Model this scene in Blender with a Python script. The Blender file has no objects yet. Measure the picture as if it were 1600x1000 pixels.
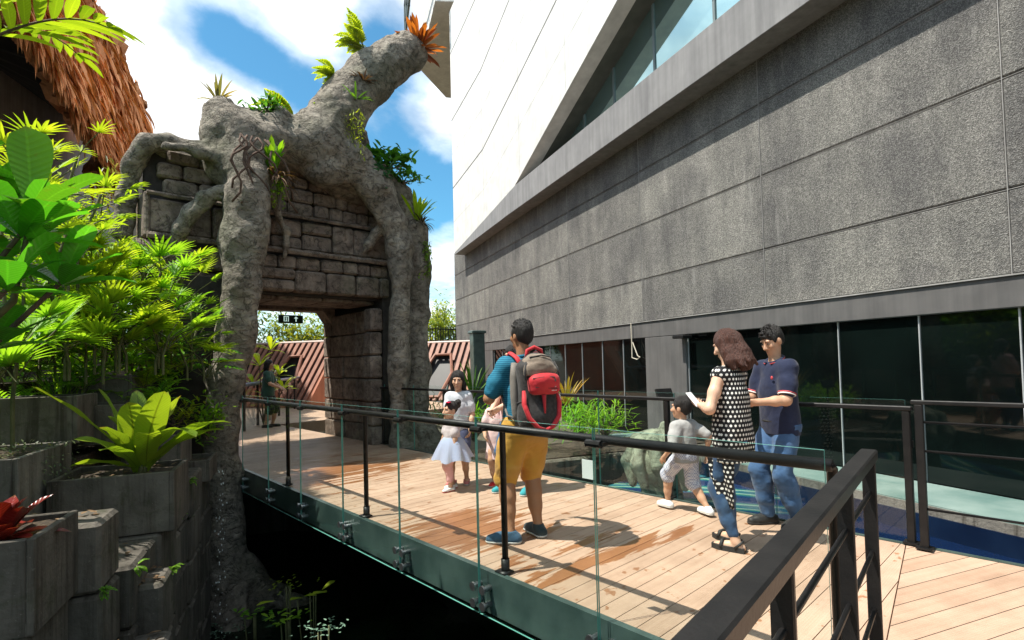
import bpy, bmesh, math, random
import numpy as np
from mathutils import Vector, Matrix, Euler
random.seed(7); RNG = np.random.RandomState(11)
PI = math.pi
scene = bpy.context.scene
COL = scene.collection
# ---------------------------------------------------------------- frames of the place
CH = 1.45
HD = math.radians(43.2); D1 = Vector((-math.sin(HD), math.cos(HD), 0)); D2 = Vector((math.cos(HD), math.sin(HD), 0))
HB = math.radians(22.2); B1 = Vector((-math.sin(HB), math.cos(HB), 0)); N1 = Vector((math.cos(HB), math.sin(HB), 0))
def AS(a, s, z=0.0):            # deck frame: a across the walkway, s along it
    v = D2*a + D1*s; return Vector((v.x, v.y, z))
def NU(n, u, z=0.0):            # facade frame: n outward from the camera, u along the facade
    v = N1*n + B1*u; return Vector((v.x, v.y, z))
MAS = Matrix(((D2.x, D1.x, 0), (D2.y, D1.y, 0), (0, 0, 1)))
MNU = Matrix(((N1.x, B1.x, 0), (N1.y, B1.y, 0), (0, 0, 1)))
RZ_AS = math.atan2(D2.y, D2.x); RZ_NU = math.atan2(N1.y, N1.x)
# ---------------------------------------------------------------- materials
def _n(nt, t, **kw):
    n = nt.nodes.new(t)
    for k, v in kw.items(): setattr(n, k, v)
    return n
def rgb(c): return (c[0], c[1], c[2], 1.0)
def newmat(name):
    m = bpy.data.materials.new(name); m.use_nodes = True
    nt = m.node_tree; nt.nodes.clear()
    out = _n(nt, 'ShaderNodeOutputMaterial')
    return m, nt, out
def coords(nt, kind='Object', scale=(1,1,1)):
    tc = _n(nt, 'ShaderNodeTexCoord'); mp = _n(nt, 'ShaderNodeMapping')
    mp.inputs['Scale'].default_value = scale
    nt.links.new(tc.outputs[kind], mp.inputs['Vector'])
    return mp.outputs['Vector']
def noise(nt, vec, scale, detail=4, rough=.55, dist=0):
    n = _n(nt, 'ShaderNodeTexNoise'); n.inputs['Scale'].default_value = scale
    n.inputs['Detail'].default_value = detail; n.inputs['Roughness'].default_value = rough
    n.inputs['Distortion'].default_value = dist
    nt.links.new(vec, n.inputs['Vector']); return n.outputs['Fac']
def ramp(nt, fac, stops, interp='LINEAR'):
    r = _n(nt, 'ShaderNodeValToRGB'); cr = r.color_ramp; cr.interpolation = interp
    while len(cr.elements) < len(stops): cr.elements.new(0.5)
    for e, (p, c) in zip(cr.elements, stops):
        e.position = p; e.color = rgb(c) if not isinstance(c, (int, float)) else (c, c, c, 1)
    nt.links.new(fac, r.inputs['Fac']); return r.outputs['Color']
def mix(nt, fac, a, b, mode='MIX'):
    m = _n(nt, 'ShaderNodeMix', data_type='RGBA', blend_type=mode)
    for sock, v in ((m.inputs[0], fac), (m.inputs[6], a), (m.inputs[7], b)):
        if isinstance(v, (int, float)): sock.default_value = v
        elif isinstance(v, tuple): sock.default_value = rgb(v)
        else: nt.links.new(v, sock)
    return m.outputs[2]
def math_(nt, op, a, b=None, c=None, clamp=False):
    m = _n(nt, 'ShaderNodeMath', operation=op, use_clamp=clamp)
    for i, v in enumerate((a, b, c)):
        if v is None: continue
        if isinstance(v, (int, float)): m.inputs[i].default_value = v
        else: nt.links.new(v, m.inputs[i])
    return m.outputs[0]
def bump(nt, h, strength=.3, dist=.02, normal=None):
    b = _n(nt, 'ShaderNodeBump'); b.inputs['Strength'].default_value = strength; b.inputs['Distance'].default_value = dist
    nt.links.new(h, b.inputs['Height'])
    if normal is not None: nt.links.new(normal, b.inputs['Normal'])
    return b.outputs['Normal']
def principled(nt, out, col, rough=.6, metal=0, normal=None, spec=.5, coat=0, sheen=0):
    p = _n(nt, 'ShaderNodeBsdfPrincipled')
    for sock, v in ((p.inputs['Base Color'], col), (p.inputs['Roughness'], rough)):
        if isinstance(v, tuple): sock.default_value = rgb(v)
        elif isinstance(v, (int, float)): sock.default_value = v
        else: nt.links.new(v, sock)
    p.inputs['Metallic'].default_value = metal
    p.inputs['Specular IOR Level'].default_value = spec
    p.inputs['Coat Weight'].default_value = coat
    p.inputs['Sheen Weight'].default_value = sheen
    if normal is not None: nt.links.new(normal, p.inputs['Normal'])
    nt.links.new(p.outputs[0], out.inputs['Surface']); return p
def pm(name, c1, c2=None, scale=6, rough=.6, metal=0, bstr=0, bscale=30, bdist=.01, spec=.5, coat=0, stretch=(1,1,1), lo=.35, hi=.65, detail=5, sheen=0):
    m, nt, out = newmat(name)
    v = coords(nt, 'Object', stretch)
    if c2 is None: c2 = tuple(x*.75 for x in c1)
    col = ramp(nt, noise(nt, v, scale, detail), [(lo, c1), (hi, c2)])
    nrm = bump(nt, noise(nt, v, bscale, 4), bstr, bdist) if bstr else None
    principled(nt, out, col, rough, metal, nrm, spec, coat, sheen)
    return m
def leafmat(name, c1, c2, rough=.4, trans=.45, spec=.4, scale=3, veins=14, ribc=(1.55,1.5,1.6)):
    m, nt, out = newmat(name)
    g = _n(nt, 'ShaderNodeNewGeometry'); oi = _n(nt, 'ShaderNodeObjectInfo')
    v = coords(nt, 'Object')
    f = math_(nt, 'ADD', math_(nt, 'MULTIPLY', g.outputs['Random Per Island'], .65), math_(nt, 'MULTIPLY', noise(nt, v, scale, 3), .4))
    col = ramp(nt, f, [(.15, c1), (.85, c2)])
    at = _n(nt, 'ShaderNodeAttribute'); at.attribute_name = 'leafuv'; sp = _n(nt, 'ShaderNodeSeparateXYZ'); nt.links.new(at.outputs['Vector'], sp.inputs[0])
    ax = math_(nt, 'ABSOLUTE', sp.outputs[0]); ty = sp.outputs[1]
    rib = ramp(nt, ax, [(.03, 1.0), (.10, 0.0)])
    vn = math_(nt, 'SINE', math_(nt, 'MULTIPLY', math_(nt, 'SUBTRACT', math_(nt, 'MULTIPLY', ty, veins), math_(nt, 'MULTIPLY', ax, veins*.11)), 6.283))
    vein_ = ramp(nt, vn, [(.80, 0.0), (.98, 1.0)])
    col = mix(nt, math_(nt, 'MULTIPLY', vein_, .22), col, mix(nt, 1, col, (1.5,1.4,1.3), 'MULTIPLY'))
    col = mix(nt, math_(nt, 'MULTIPLY', rib, .55), col, mix(nt, 1, col, ribc, 'MULTIPLY'))
    blem = math_(nt, 'MULTIPLY', ramp(nt, noise(nt, v, 17, 5, .7), [(.62, 0.0), (.70, 1.0)]), .45); col = mix(nt, blem, col, (.17,.13,.03))
    tipb = math_(nt, 'MULTIPLY', ramp(nt, math_(nt, 'ADD', ty, math_(nt, 'MULTIPLY', math_(nt, 'SUBTRACT', noise(nt, v, 9, 3), .5), .35)), [(.93, 0.0), (1.0, 1.0)]), .6); col = mix(nt, tipb, col, (.19,.12,.04))
    hs = _n(nt, 'ShaderNodeHueSaturation')
    nt.links.new(math_(nt, 'ADD', .485, math_(nt, 'MULTIPLY', oi.outputs['Random'], .03)), hs.inputs['Hue'])
    nt.links.new(math_(nt, 'ADD', .85, math_(nt, 'MULTIPLY', g.outputs['Random Per Island'], .3)), hs.inputs['Value'])
    nt.links.new(col, hs.inputs['Color']); col = hs.outputs['Color']
    p = _n(nt, 'ShaderNodeBsdfPrincipled'); nt.links.new(col, p.inputs['Base Color'])
    p.inputs['Roughness'].default_value = rough; p.inputs['Specular IOR Level'].default_value = spec
    nt.links.new(bump(nt, math_(nt, 'ADD', noise(nt, v, 40, 2), math_(nt, 'MULTIPLY', vn, .5)), .22, .01), p.inputs['Normal'])
    t = _n(nt, 'ShaderNodeBsdfTranslucent')
    tc = mix(nt, 1.0, col, (1.6, 1.45, .55), 'MULTIPLY')
    nt.links.new(tc, t.inputs['Color'])
    ms = _n(nt, 'ShaderNodeMixShader'); ms.inputs[0].default_value = trans
    nt.links.new(p.outputs[0], ms.inputs[1]); nt.links.new(t.outputs[0], ms.inputs[2])
    nt.links.new(ms.outputs[0], out.inputs['Surface'])
    return m
def glassmat(name, tint=(.93,.97,.95), refl=.10, rough=.01, r0=.04):
    m, nt, out = newmat(name)
    t = _n(nt, 'ShaderNodeBsdfTransparent'); t.inputs[0].default_value = rgb(tint)
    g = _n(nt, 'ShaderNodeBsdfGlossy'); g.inputs['Color'].default_value = (1,1,1,1); g.inputs['Roughness'].default_value = rough
    lw = _n(nt, 'ShaderNodeLayerWeight'); lw.inputs['Blend'].default_value = .5
    ms = _n(nt, 'ShaderNodeMixShader')
    nt.links.new(math_(nt, 'MULTIPLY_ADD', math_(nt, 'POWER', lw.outputs['Facing'], 4.5), refl*5, r0*.6, clamp=True), ms.inputs[0])
    nt.links.new(t.outputs[0], ms.inputs[1]); nt.links.new(g.outputs[0], ms.inputs[2])
    nt.links.new(ms.outputs[0], out.inputs['Surface'])
    return m
# ---------------------------------------------------------------- mesh builder
class MB:
    def __init__(s): s.v = []; s.f = []; s.mi = []; s.cur = 0; s.uv = []
    def add(s, verts, faces, uv=None):
        o = len(s.v); s.v.extend([tuple(p) for p in verts]); s.uv.extend(uv or [(0,-1,0)]*len(verts))
        s.f.extend([tuple(i+o for i in f) for f in faces]); s.mi.extend([s.cur]*len(faces))
    def box(s, c, size, M=None, bev=0):
        hx, hy, hz = size[0]/2, size[1]/2, size[2]/2
        if bev:
            b = min(bev, hx*.9, hy*.9, hz*.9)
            V = []
            for z, k in ((-hz, b), (-hz+b, 0), (hz-b, 0), (hz, b)):
                x, y = hx-k, hy-k
                V += [(-x+b*(k==0), -y, z), (x-b*(k==0), -y, z), (x, -y+b*(k==0), z), (x, y-b*(k==0), z), (x-b*(k==0), y, z), (-x+b*(k==0), y, z), (-x, y-b*(k==0), z), (-x, -y+b*(k==0), z)] if k == 0 else \
                     [(-x+b*.5, -y, z), (x-b*.5, -y, z), (x, -y+b*.5, z), (x, y-b*.5, z), (x-b*.5, y, z), (-x+b*.5, y, z), (-x, y-b*.5, z), (-x, -y+b*.5, z)]
            F = [tuple(range(7, -1, -1)), tuple(range(24, 32))]
            for l in range(3):
                for i in range(8):
                    j = (i+1) % 8; F.append((l*8+i, l*8+j, l*8+8+j, l*8+8+i))
        else:
            V = [(x, y, z) for z in (-hz, hz) for (x, y) in ((-hx,-hy),(hx,-hy),(hx,hy),(-hx,hy))]
            F = [(3,2,1,0),(4,5,6,7),(0,1,5,4),(1,2,6,5),(2,3,7,6),(3,0,4,7)]
        c = Vector(c)
        if M is not None: V = [M @ Vector(p) + c for p in V]
        else: V = [Vector(p) + c for p in V]
        s.add(V, F)
    def tube(s, pts, r, n=8, cap=True, flat=1.0):
        pts = [Vector(p) for p in pts]; R = r if isinstance(r, (list, tuple)) else [r]*len(pts)
        V = []; up = None
        for i, p in enumerate(pts):
            t = (pts[min(i+1, len(pts)-1)] - pts[max(i-1, 0)]).normalized()
            if up is None:
                up = Vector((0,0,1)) if abs(t.z) < .9 else Vector((1,0,0))
            x = t.cross(up).normalized(); y = x.cross(t).normalized(); up = y
            for k in range(n):
                a = 2*PI*k/n; V.append(p + (x*math.cos(a) + y*math.sin(a)*flat)*R[i])
        F = []
        for i in range(len(pts)-1):
            for k in range(n):
                j = (k+1) % n; F.append((i*n+k, i*n+j, i*n+n+j, i*n+n+k))
        if cap:
            F.append(tuple(range(n-1, -1, -1))); F.append(tuple(range((len(pts)-1)*n, len(pts)*n)))
        s.add(V, F)
    def prism(s, poly, h0, h1, M=None, c=(0,0,0)):
        n = len(poly); c = Vector(c)
        V = [Vector((p[0], p[1], h)) for h in (h0, h1) for p in poly]
        if M is not None: V = [M @ v + c for v in V]
        else: V = [v + c for v in V]
        s.add(V, [tuple(range(n-1, -1, -1)), tuple(range(n, 2*n))] + [(i, (i+1) % n, n+(i+1) % n, n+i) for i in range(n)])
    def ball(s, c, r, n=10, m=6):
        r = r if isinstance(r, (tuple, list)) else (r, r, r); c = Vector(c); V = [c + Vector((0,0,-r[2]))]
        for i in range(1, m):
            t = PI*i/m - PI/2
            for k in range(n):
                a = 2*PI*k/n; V.append(c + Vector((r[0]*math.cos(t)*math.cos(a), r[1]*math.cos(t)*math.sin(a), r[2]*math.sin(t))))
        V.append(c + Vector((0,0,r[2]))); F = []
        for k in range(n):
            j = (k+1) % n; F.append((0, 1+j, 1+k)); F.append((len(V)-1, 1+(m-2)*n+k, 1+(m-2)*n+j))
            for i in range(m-2): F.append((1+i*n+k, 1+i*n+j, 1+(i+1)*n+j, 1+(i+1)*n+k))
        s.add(V, F)
    def build(s, name, mats, parent=None, loc=None, rz=0, smooth=False, fixn=True):
        me = bpy.data.meshes.new(name); me.from_pydata(s.v, [], s.f)
        if not isinstance(mats, (list, tuple)): mats = [mats]
        for m in mats: me.materials.append(m)
        if len(mats) > 1: me.polygons.foreach_set('material_index', s.mi)
        if any(q[1] >= 0 for q in s.uv):
            at = me.attributes.new('leafuv', 'FLOAT_VECTOR', 'POINT'); at.data.foreach_set('vector', [x for q in s.uv for x in q])
        if fixn:
            bm = bmesh.new(); bm.from_mesh(me); bmesh.ops.recalc_face_normals(bm, faces=bm.faces); bm.to_mesh(me); bm.free()
        if smooth: me.polygons.foreach_set('use_smooth', [True]*len(me.polygons))
        me.update()
        return link(name, me, parent, loc, rz)
def link(name, me, parent=None, loc=None, rz=0):
    o = bpy.data.objects.new(name, me); COL.objects.link(o)
    if loc is not None: o.location = loc
    if rz: o.rotation_euler = (0, 0, rz)
    if parent is not None: o.parent = parent
    return o
def tag(o, label=None, cat=None, group=None, kind=None):
    if label: o['label'] = label
    if cat: o['category'] = cat
    if group: o['group'] = group
    if kind: o['kind'] = kind
    return o
def empty(name, loc=(0,0,0), rz=0, label=None, cat=None, group=None):
    o = bpy.data.objects.new(name, None); COL.objects.link(o); o.location = loc; o.rotation_euler = (0,0,rz)
    o.empty_display_size = .1
    return tag(o, label, cat, group)
def copy_tree(o, parent=None):
    c = o.copy(); COL.objects.link(c)
    if parent is not None: c.parent = parent
    for ch in list(o.children): copy_tree(ch, c)
    return c
def bevel_mod(o, w=.01, seg=2):
    b = o.modifiers.new('bevel', 'BEVEL'); b.width = w; b.segments = seg; b.limit_method = 'ANGLE'; b.angle_limit = math.radians(40)
    return o
# ---------------------------------------------------------------- signed distance solids -> one continuous surface
def vnoise(X, Y, Z, seed=0):
    xi = np.floor(X).astype(np.int64); yi = np.floor(Y).astype(np.int64); zi = np.floor(Z).astype(np.int64)
    fx, fy, fz = X-xi, Y-yi, Z-zi
    fx = fx*fx*(3-2*fx); fy = fy*fy*(3-2*fy); fz = fz*fz*(3-2*fz)
    def h(a, b, c):
        n = (a*374761393 + b*668265263 + c*2147483647 + seed*144665) & 0xffffffff
        n = ((n ^ (n >> 13)) * 1274126177) & 0xffffffff
        return ((n ^ (n >> 16)) & 0xffff) / 32767.5 - 1
    r = 0
    for dx in (0, 1):
        for dy in (0, 1):
            for dz in (0, 1):
                w = (fx if dx else 1-fx)*(fy if dy else 1-fy)*(fz if dz else 1-fz)
                r = r + w*h(xi+dx, yi+dy, zi+dz)
    return r.astype(np.float32)
class SDF:
    def __init__(s, lo, hi, h):
        s.lo = np.array(lo, float); s.h = h
        s.n = np.maximum(4, np.ceil((np.array(hi)-s.lo)/h).astype(int)+1)
        s.F = np.full(tuple(s.n), 1e3, np.float32)
    def sub(s, lo, hi, pad):
        i0 = np.clip(np.floor((np.array(lo)-pad-s.lo)/s.h).astype(int), 0, s.n); i1 = np.clip(np.ceil((np.array(hi)+pad-s.lo)/s.h).astype(int)+1, 0, s.n)
        sl = tuple(slice(a, b) for a, b in zip(i0, i1))
        ax = [(s.lo[k] + s.h*np.arange(i0[k], i1[k])).astype(np.float32) for k in range(3)]
        return sl, np.meshgrid(*ax, indexing='ij', sparse=True)
    def union(s, sl, d, k):
        f = s.F[sl]
        if k > 0:
            hh = np.maximum(k-np.abs(f-d), 0)/k
            s.F[sl] = np.minimum(f, d) - hh*hh*k*.25
        else: s.F[sl] = np.minimum(f, d)
    def cone(s, a, b, r1, r2, k=.03):
        a = np.array(a, float); b = np.array(b, float); R = max(r1, r2)
        sl, (X, Y, Z) = s.sub(np.minimum(a, b)-R, np.maximum(a, b)+R, 2*k+3*s.h)
        if 0 in s.F[sl].shape: return
        ba = b-a; L2 = float(ba@ba) + 1e-9
        t = np.clip(((X-a[0])*ba[0]+(Y-a[1])*ba[1]+(Z-a[2])*ba[2])/L2, 0, 1)
        d = np.sqrt((X-a[0]-t*ba[0])**2+(Y-a[1]-t*ba[1])**2+(Z-a[2]-t*ba[2])**2) - (r1+(r2-r1)*t)
        s.union(sl, d.astype(np.float32), k)
    def path(s, pts, rs, k=.03):
        for i in range(len(pts)-1): s.cone(pts[i], pts[i+1], rs[i], rs[i+1], k)
    def ell(s, c, r, k=.03, M=None):
        c = np.array(c, float); R = max(r)
        sl, (X, Y, Z) = s.sub(c-R, c+R, 2*k+3*s.h)
        if 0 in s.F[sl].shape: return
        d = s._ell(X-c[0], Y-c[1], Z-c[2], r, M); s.union(sl, d, k)
    def _ell(s, x, y, z, r, M=None):
        if M is not None:
            M = np.array(M.transposed() if hasattr(M, 'transposed') else np.array(M).T)
            x, y, z = (M[0][0]*x+M[0][1]*y+M[0][2]*z, M[1][0]*x+M[1][1]*y+M[1][2]*z, M[2][0]*x+M[2][1]*y+M[2][2]*z)
        k0 = np.sqrt((x/r[0])**2+(y/r[1])**2+(z/r[2])**2); k1 = np.sqrt((x/r[0]**2)**2+(y/r[1]**2)**2+(z/r[2]**2)**2)
        return (k0*(k0-1)/np.maximum(k1, 1e-6)).astype(np.float32)
    def cut_ell(s, c, r, k=.01):
        c = np.array(c, float); sl, (X, Y, Z) = s.sub(c-max(r), c+max(r), 2*k)
        d = -s._ell(X-c[0], Y-c[1], Z-c[2], r); f = s.F[sl]
        hh = np.maximum(k-np.abs(f-d), 0)/k
        s.F[sl] = np.maximum(f, d) + hh*hh*k*.25
    def box(s, c, half, r=.02, k=.02, M=None):
        c = np.array(c, float); R = float(np.linalg.norm(half))
        sl, (X, Y, Z) = s.sub(c-R, c+R, 2*k+2*s.h)
        x, y, z = X-c[0], Y-c[1], Z-c[2]
        if M is not None:
            M = np.array(M).T; x, y, z = (M[0][0]*x+M[0][1]*y+M[0][2]*z, M[1][0]*x+M[1][1]*y+M[1][2]*z, M[2][0]*x+M[2][1]*y+M[2][2]*z)
        qx, qy, qz = np.abs(x)-half[0]+r, np.abs(y)-half[1]+r, np.abs(z)-half[2]+r
        d = np.sqrt(np.maximum(qx,0)**2+np.maximum(qy,0)**2+np.maximum(qz,0)**2)+np.minimum(np.maximum(np.maximum(qx,qy),qz),0)-r
        s.union(sl, d.astype(np.float32), k)
    def plane(s, p, n):          # keep the side the normal points away from
        n = np.array(n, float); n /= np.linalg.norm(n); p = np.array(p, float)
        sl, (X, Y, Z) = s.sub(s.lo, s.lo+s.h*(s.n-1), 0)
        s.F = np.maximum(s.F, ((X-p[0])*n[0]+(Y-p[1])*n[1]+(Z-p[2])*n[2]).astype(np.float32))
    def rough(s, amp, scale, seed=0, stretch=(1,1,1)):
        sl, (X, Y, Z) = s.sub(s.lo, s.lo+s.h*(s.n-1), 0)
        near = np.abs(s.F) < amp*3+2*s.h
        X, Y, Z = [np.broadcast_to(q, s.F.shape)[near] for q in (X, Y, Z)]
        s.F[near] += amp*vnoise(X*scale*stretch[0]+31, Y*scale*stretch[1]+57, Z*scale*stretch[2]+91, seed)
    def mesh(s, name, mat, parent=None, smooth=True):
        F = s.F; ins = F < 0; nx, ny, nz = F.shape
        cnt = np.zeros((nx-1, ny-1, nz-1), np.int8)
        for dx in (0,1):
            for dy in (0,1):
                for dz in (0,1): cnt += ins[dx:nx-1+dx, dy:ny-1+dy, dz:nz-1+dz]
        act = (cnt > 0) & (cnt < 8)
        I = np.argwhere(act)
        idx = np.full(act.shape, -1, np.int64); idx[act] = np.arange(len(I))
        acc = np.zeros((len(I), 3)); num = np.zeros(len(I))
        c8 = [(dx,dy,dz) for dx in (0,1) for dy in (0,1) for dz in (0,1)]
        for a in c8:
            for ax in range(3):
                if a[ax]: continue
                b = list(a); b[ax] = 1
                fa = F[I[:,0]+a[0], I[:,1]+a[1], I[:,2]+a[2]]; fb = F[I[:,0]+b[0], I[:,1]+b[1], I[:,2]+b[2]]
                cr = (fa < 0) != (fb < 0)
                t = np.where(cr, fa/np.where(fa == fb, 1, fa-fb), 0)
                p = np.array(a, float)[None].repeat(len(I), 0); p[:, ax] = t
                acc[cr] += p[cr]; num[cr] += 1
        V = s.lo + s.h*(I + acc/np.maximum(num, 1)[:, None])
        quads = []
        for ax in range(3):
            o1, o2 = [(1,2),(2,0),(0,1)][ax]
            sl0 = [slice(1, -1)]*3; sl1 = [slice(1, -1)]*3; sl0[ax] = slice(0, -1); sl1[ax] = slice(1, None)
            A = ins[tuple(sl0)]; B = ins[tuple(sl1)]
            off = np.array([1,1,1]); off[ax] = 0
            for mask, flip in ((A & ~B, False), (~A & B, True)):
                E = np.argwhere(mask) + off
                if not len(E): continue
                q = []
                for d1, d2 in ((-1,-1),(0,-1),(0,0),(-1,0)):
                    C = E.copy(); C[:, o1] += d1; C[:, o2] += d2
                    q.append(idx[C[:,0], C[:,1], C[:,2]])
                q = np.stack(q, 1); quads.append(q[:, ::-1] if flip else q)
        Q = np.concatenate(quads); Q = Q[(Q >= 0).all(1)]
        me = bpy.data.meshes.new(name)
        me.vertices.add(len(V)); me.vertices.foreach_set('co', V.astype(np.float32).ravel())
        me.loops.add(Q.size); me.loops.foreach_set('vertex_index', Q.astype(np.int32).ravel())
        me.polygons.add(len(Q)); me.polygons.foreach_set('loop_start', np.arange(0, Q.size, 4, dtype=np.int32))
        me.polygons.foreach_set('loop_total', np.full(len(Q), 4, np.int32))
        me.update(calc_edges=True); me.validate()
        me.polygons.foreach_set('use_smooth', [smooth]*len(me.polygons))
        me.materials.append(mat)
        return link(name, me, parent)
# ================================================================ CAMERA, LIGHT, SKY
pitch, roll = math.radians(1.8), math.radians(1.4)
Fv = Vector((0, math.cos(pitch), math.sin(pitch))); U0 = Vector((0, -math.sin(pitch), math.cos(pitch))); R0 = Vector((1,0,0))
Rv = R0*math.cos(roll) - U0*math.sin(roll); Uv = U0*math.cos(roll) + R0*math.sin(roll)
cam = bpy.data.cameras.new('camera'); cam.sensor_width = 36; cam.sensor_fit = 'HORIZONTAL'
cam.lens = 36*833/1600; cam.shift_y = 38/1600; cam.clip_start = .05; cam.clip_end = 3000
co = bpy.data.objects.new('camera', cam); COL.objects.link(co)
M = Matrix((Rv, Uv, -Fv)).transposed().to_4x4(); M.translation = Vector((0, 0, CH)); co.matrix_world = M
scene.camera = co
SUN_EL = math.radians(64); SUN_AZ = math.atan2(-.95, -.30)          # azimuth from +Y towards +X
sd = Vector((math.sin(SUN_AZ)*math.cos(SUN_EL), math.cos(SUN_AZ)*math.cos(SUN_EL), math.sin(SUN_EL)))
sl = bpy.data.lights.new('sun', 'SUN'); sl.energy = 3.7; sl.angle = math.radians(.53); sl.color = (1, .94, .84)
so = bpy.data.objects.new('sun', sl); COL.objects.link(so); so.rotation_euler = sd.to_track_quat('Z', 'Y').to_euler(); so.location = (0, 0, 30)
world = bpy.data.worlds.new('World'); scene.world = world; world.use_nodes = True
nt = world.node_tree; nt.nodes.clear()
out = _n(nt, 'ShaderNodeOutputWorld'); bg = _n(nt, 'ShaderNodeBackground'); bg.inputs['Strength'].default_value = .15
sky = _n(nt, 'ShaderNodeTexSky', sky_type='NISHITA'); sky.sun_disc = False
sky.sun_elevation = SUN_EL; sky.sun_rotation = SUN_AZ % (2*PI); sky.air_density = 1.0; sky.dust_density = .6; sky.ozone_density = 2.5
tc = _n(nt, 'ShaderNodeTexCoord'); D = tc.outputs['Generated']
sx = _n(nt, 'ShaderNodeSeparateXYZ'); nt.links.new(D, sx.inputs[0])
zz = math_(nt, 'ADD', math_(nt, 'MAXIMUM', sx.outputs[2], 0), .32)
cb = _n(nt, 'ShaderNodeCombineXYZ')
nt.links.new(math_(nt, 'DIVIDE', sx.outputs[0], zz), cb.inputs[0]); nt.links.new(math_(nt, 'DIVIDE', sx.outputs[1], zz), cb.inputs[1])
nz = noise(nt, cb.outputs[0], 2.1, 9, .56, .25)
def blob(d, sig, w):
    vm = _n(nt, 'ShaderNodeVectorMath', operation='DISTANCE'); nt.links.new(D, vm.inputs[0]); vm.inputs[1].default_value = Vector(d).normalized()
    q = math_(nt, 'DIVIDE', vm.outputs['Value'], sig)
    return math_(nt, 'MULTIPLY', math_(nt, 'POWER', 2.718, math_(nt, 'MULTIPLY', math_(nt, 'MULTIPLY', q, q), -1)), w)
def pdir(px, py): return Fv + Rv*((px-800)/833) + Uv*(-(py-538)/833)
acc = nz
CLOUD_BLOBS = [((200, 150), .20, .20), ((330, 150), .10, .14), ((60, 40), .3, .2), ((470, 40), .13, .17), ((560, 30), .10, .16), ((690, 165), .06, .2), ((690, 235), .05, .1),
               ((660, 15), .05, .12), ((300, 50), .07, -.30), ((370, 70), .07, -.34), ((430, 115), .07, -.32), ((480, 160), .06, -.25), ((590, 40), .06, -.30), ((600, 75), .07, -.25), ((640, 260), .10, -.22), ((690, 320), .08, -.2), ((500, 150), .06, -.12), ((590, 200), .07, -.15), ((690, 410), .06, .14),
               ((1150, 60), .3, .06)]
for (p, sg, w) in CLOUD_BLOBS: acc = math_(nt, 'ADD', acc, blob(pdir(*p), sg, w))
mask = ramp(nt, acc, [(.30, 0.0), (.46, .34), (.62, .82), (.82, 1.0)], 'EASE')
shade = ramp(nt, noise(nt, cb.outputs[0], 3.7, 6, .6, .3), [(.32, (2.9, 3.05, 3.3)), (.46, (4.1, 4.2, 4.3)), (.62, (6.6, 6.6, 6.6))])
skyc = mix(nt, 1.0, sky.outputs[0], (.30, .58, .60), 'MULTIPLY')
nt.links.new(mix(nt, mask, skyc, shade), bg.inputs['Color']); nt.links.new(bg.outputs[0], out.inputs['Surface'])
vs = scene.view_settings; vs.view_transform = 'Standard'; vs.look = 'None'; vs.exposure = 1.15; vs.gamma = 1
cy = scene.cycles; cy.max_bounces = 8; cy.diffuse_bounces = 4; cy.glossy_bounces = 4; cy.transmission_bounces = 6; cy.transparent_max_bounces = 24
cy.caustics_reflective = False; cy.caustics_refractive = False; cy.use_denoising = True; cy.sample_clamp_indirect = 6
# ================================================================ MATERIALS OF THE PLACE
M_steel = pm('black_painted_steel', (.006,.006,.0065), (.013,.012,.012), 8, .42, 0, .12, 60, spec=.32)
M_steel_dull = pm('dark_steel_plate', (.035,.062,.058), (.075,.115,.105), 3, .35, .1, .08, 40)  # teal puts tint and reflection of the fascia glass into the colour
M_bolt = pm('brushed_bolt_steel', (.30,.31,.32), (.2,.21,.22), 20, .3, .9)
M_glass = glassmat('clear_railing_glass', (.955,.98,.97), .10)
M_glassedge = pm('green_glass_edge', (.10,.30,.25), (.16,.42,.36), 3, .15)
def concmat(name, a, b, moss=.5):
    m, nt, out = newmat(name); v = coords(nt, 'Object'); g = _n(nt, 'ShaderNodeNewGeometry'); oi = _n(nt, 'ShaderNodeObjectInfo')
    c = ramp(nt, noise(nt, v, 2.4, 10, .62, .4), [(.3, a), (.7, b)])
    dr = noise(nt, coords(nt, 'Object', (7, 7, .5)), 1.5, 6, .65); c = mix(nt, 1, c, ramp(nt, dr, [(.36, (.45,.43,.40)), (.5, (1,1,1)), (.64, (1,1,1)), (.74, (1.75,1.72,1.65))]), 'MULTIPLY')
    c = mix(nt, 1, c, ramp(nt, math_(nt, 'FRACT', math_(nt, 'ADD', g.outputs['Random Per Island'], oi.outputs['Random'])), [(0, (.78,.77,.75)), (1, (1.22,1.2,1.17))]), 'MULTIPLY')
    mo = math_(nt, 'MULTIPLY', ramp(nt, noise(nt, v, 3.1, 9, .7, .5), [(.56, 0.0), (.64, 1.0)]), moss); c = mix(nt, mo, c, (.035,.042,.016))
    sp = ramp(nt, noise(nt, v, 42, 3), [(.66, 0.0), (.72, .35)]); c = mix(nt, sp, c, (.24,.22,.19))
    h = math_(nt, 'ADD', noise(nt, v, 28, 6, .6), math_(nt, 'MULTIPLY', noise(nt, v, 5, 5), .8))
    principled(nt, out, c, .86, 0, bump(nt, h, .55, .018), .35); return m
M_conc_dark = concmat('dark_cast_concrete', (.058,.052,.044), (.15,.136,.117)); M_conc_mid = concmat('grey_cast_concrete', (.085,.08,.072), (.20,.188,.168), .3)
M_soil = pm('planting_soil', (.02,.014,.01), (.07,.05,.03), 30, .95, 0, .8, 40, .03)
M_ground = pm('earth', (.05,.045,.03), (.11,.09,.06), .6, .95, 0, .5, 6, .05)
M_black = pm('black_matter', (.006,.006,.007), (.012,.012,.012), 5, .5)
M_white = pm('white_paint', (.78,.78,.76), (.82,.82,.8), 3, .5)

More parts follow.
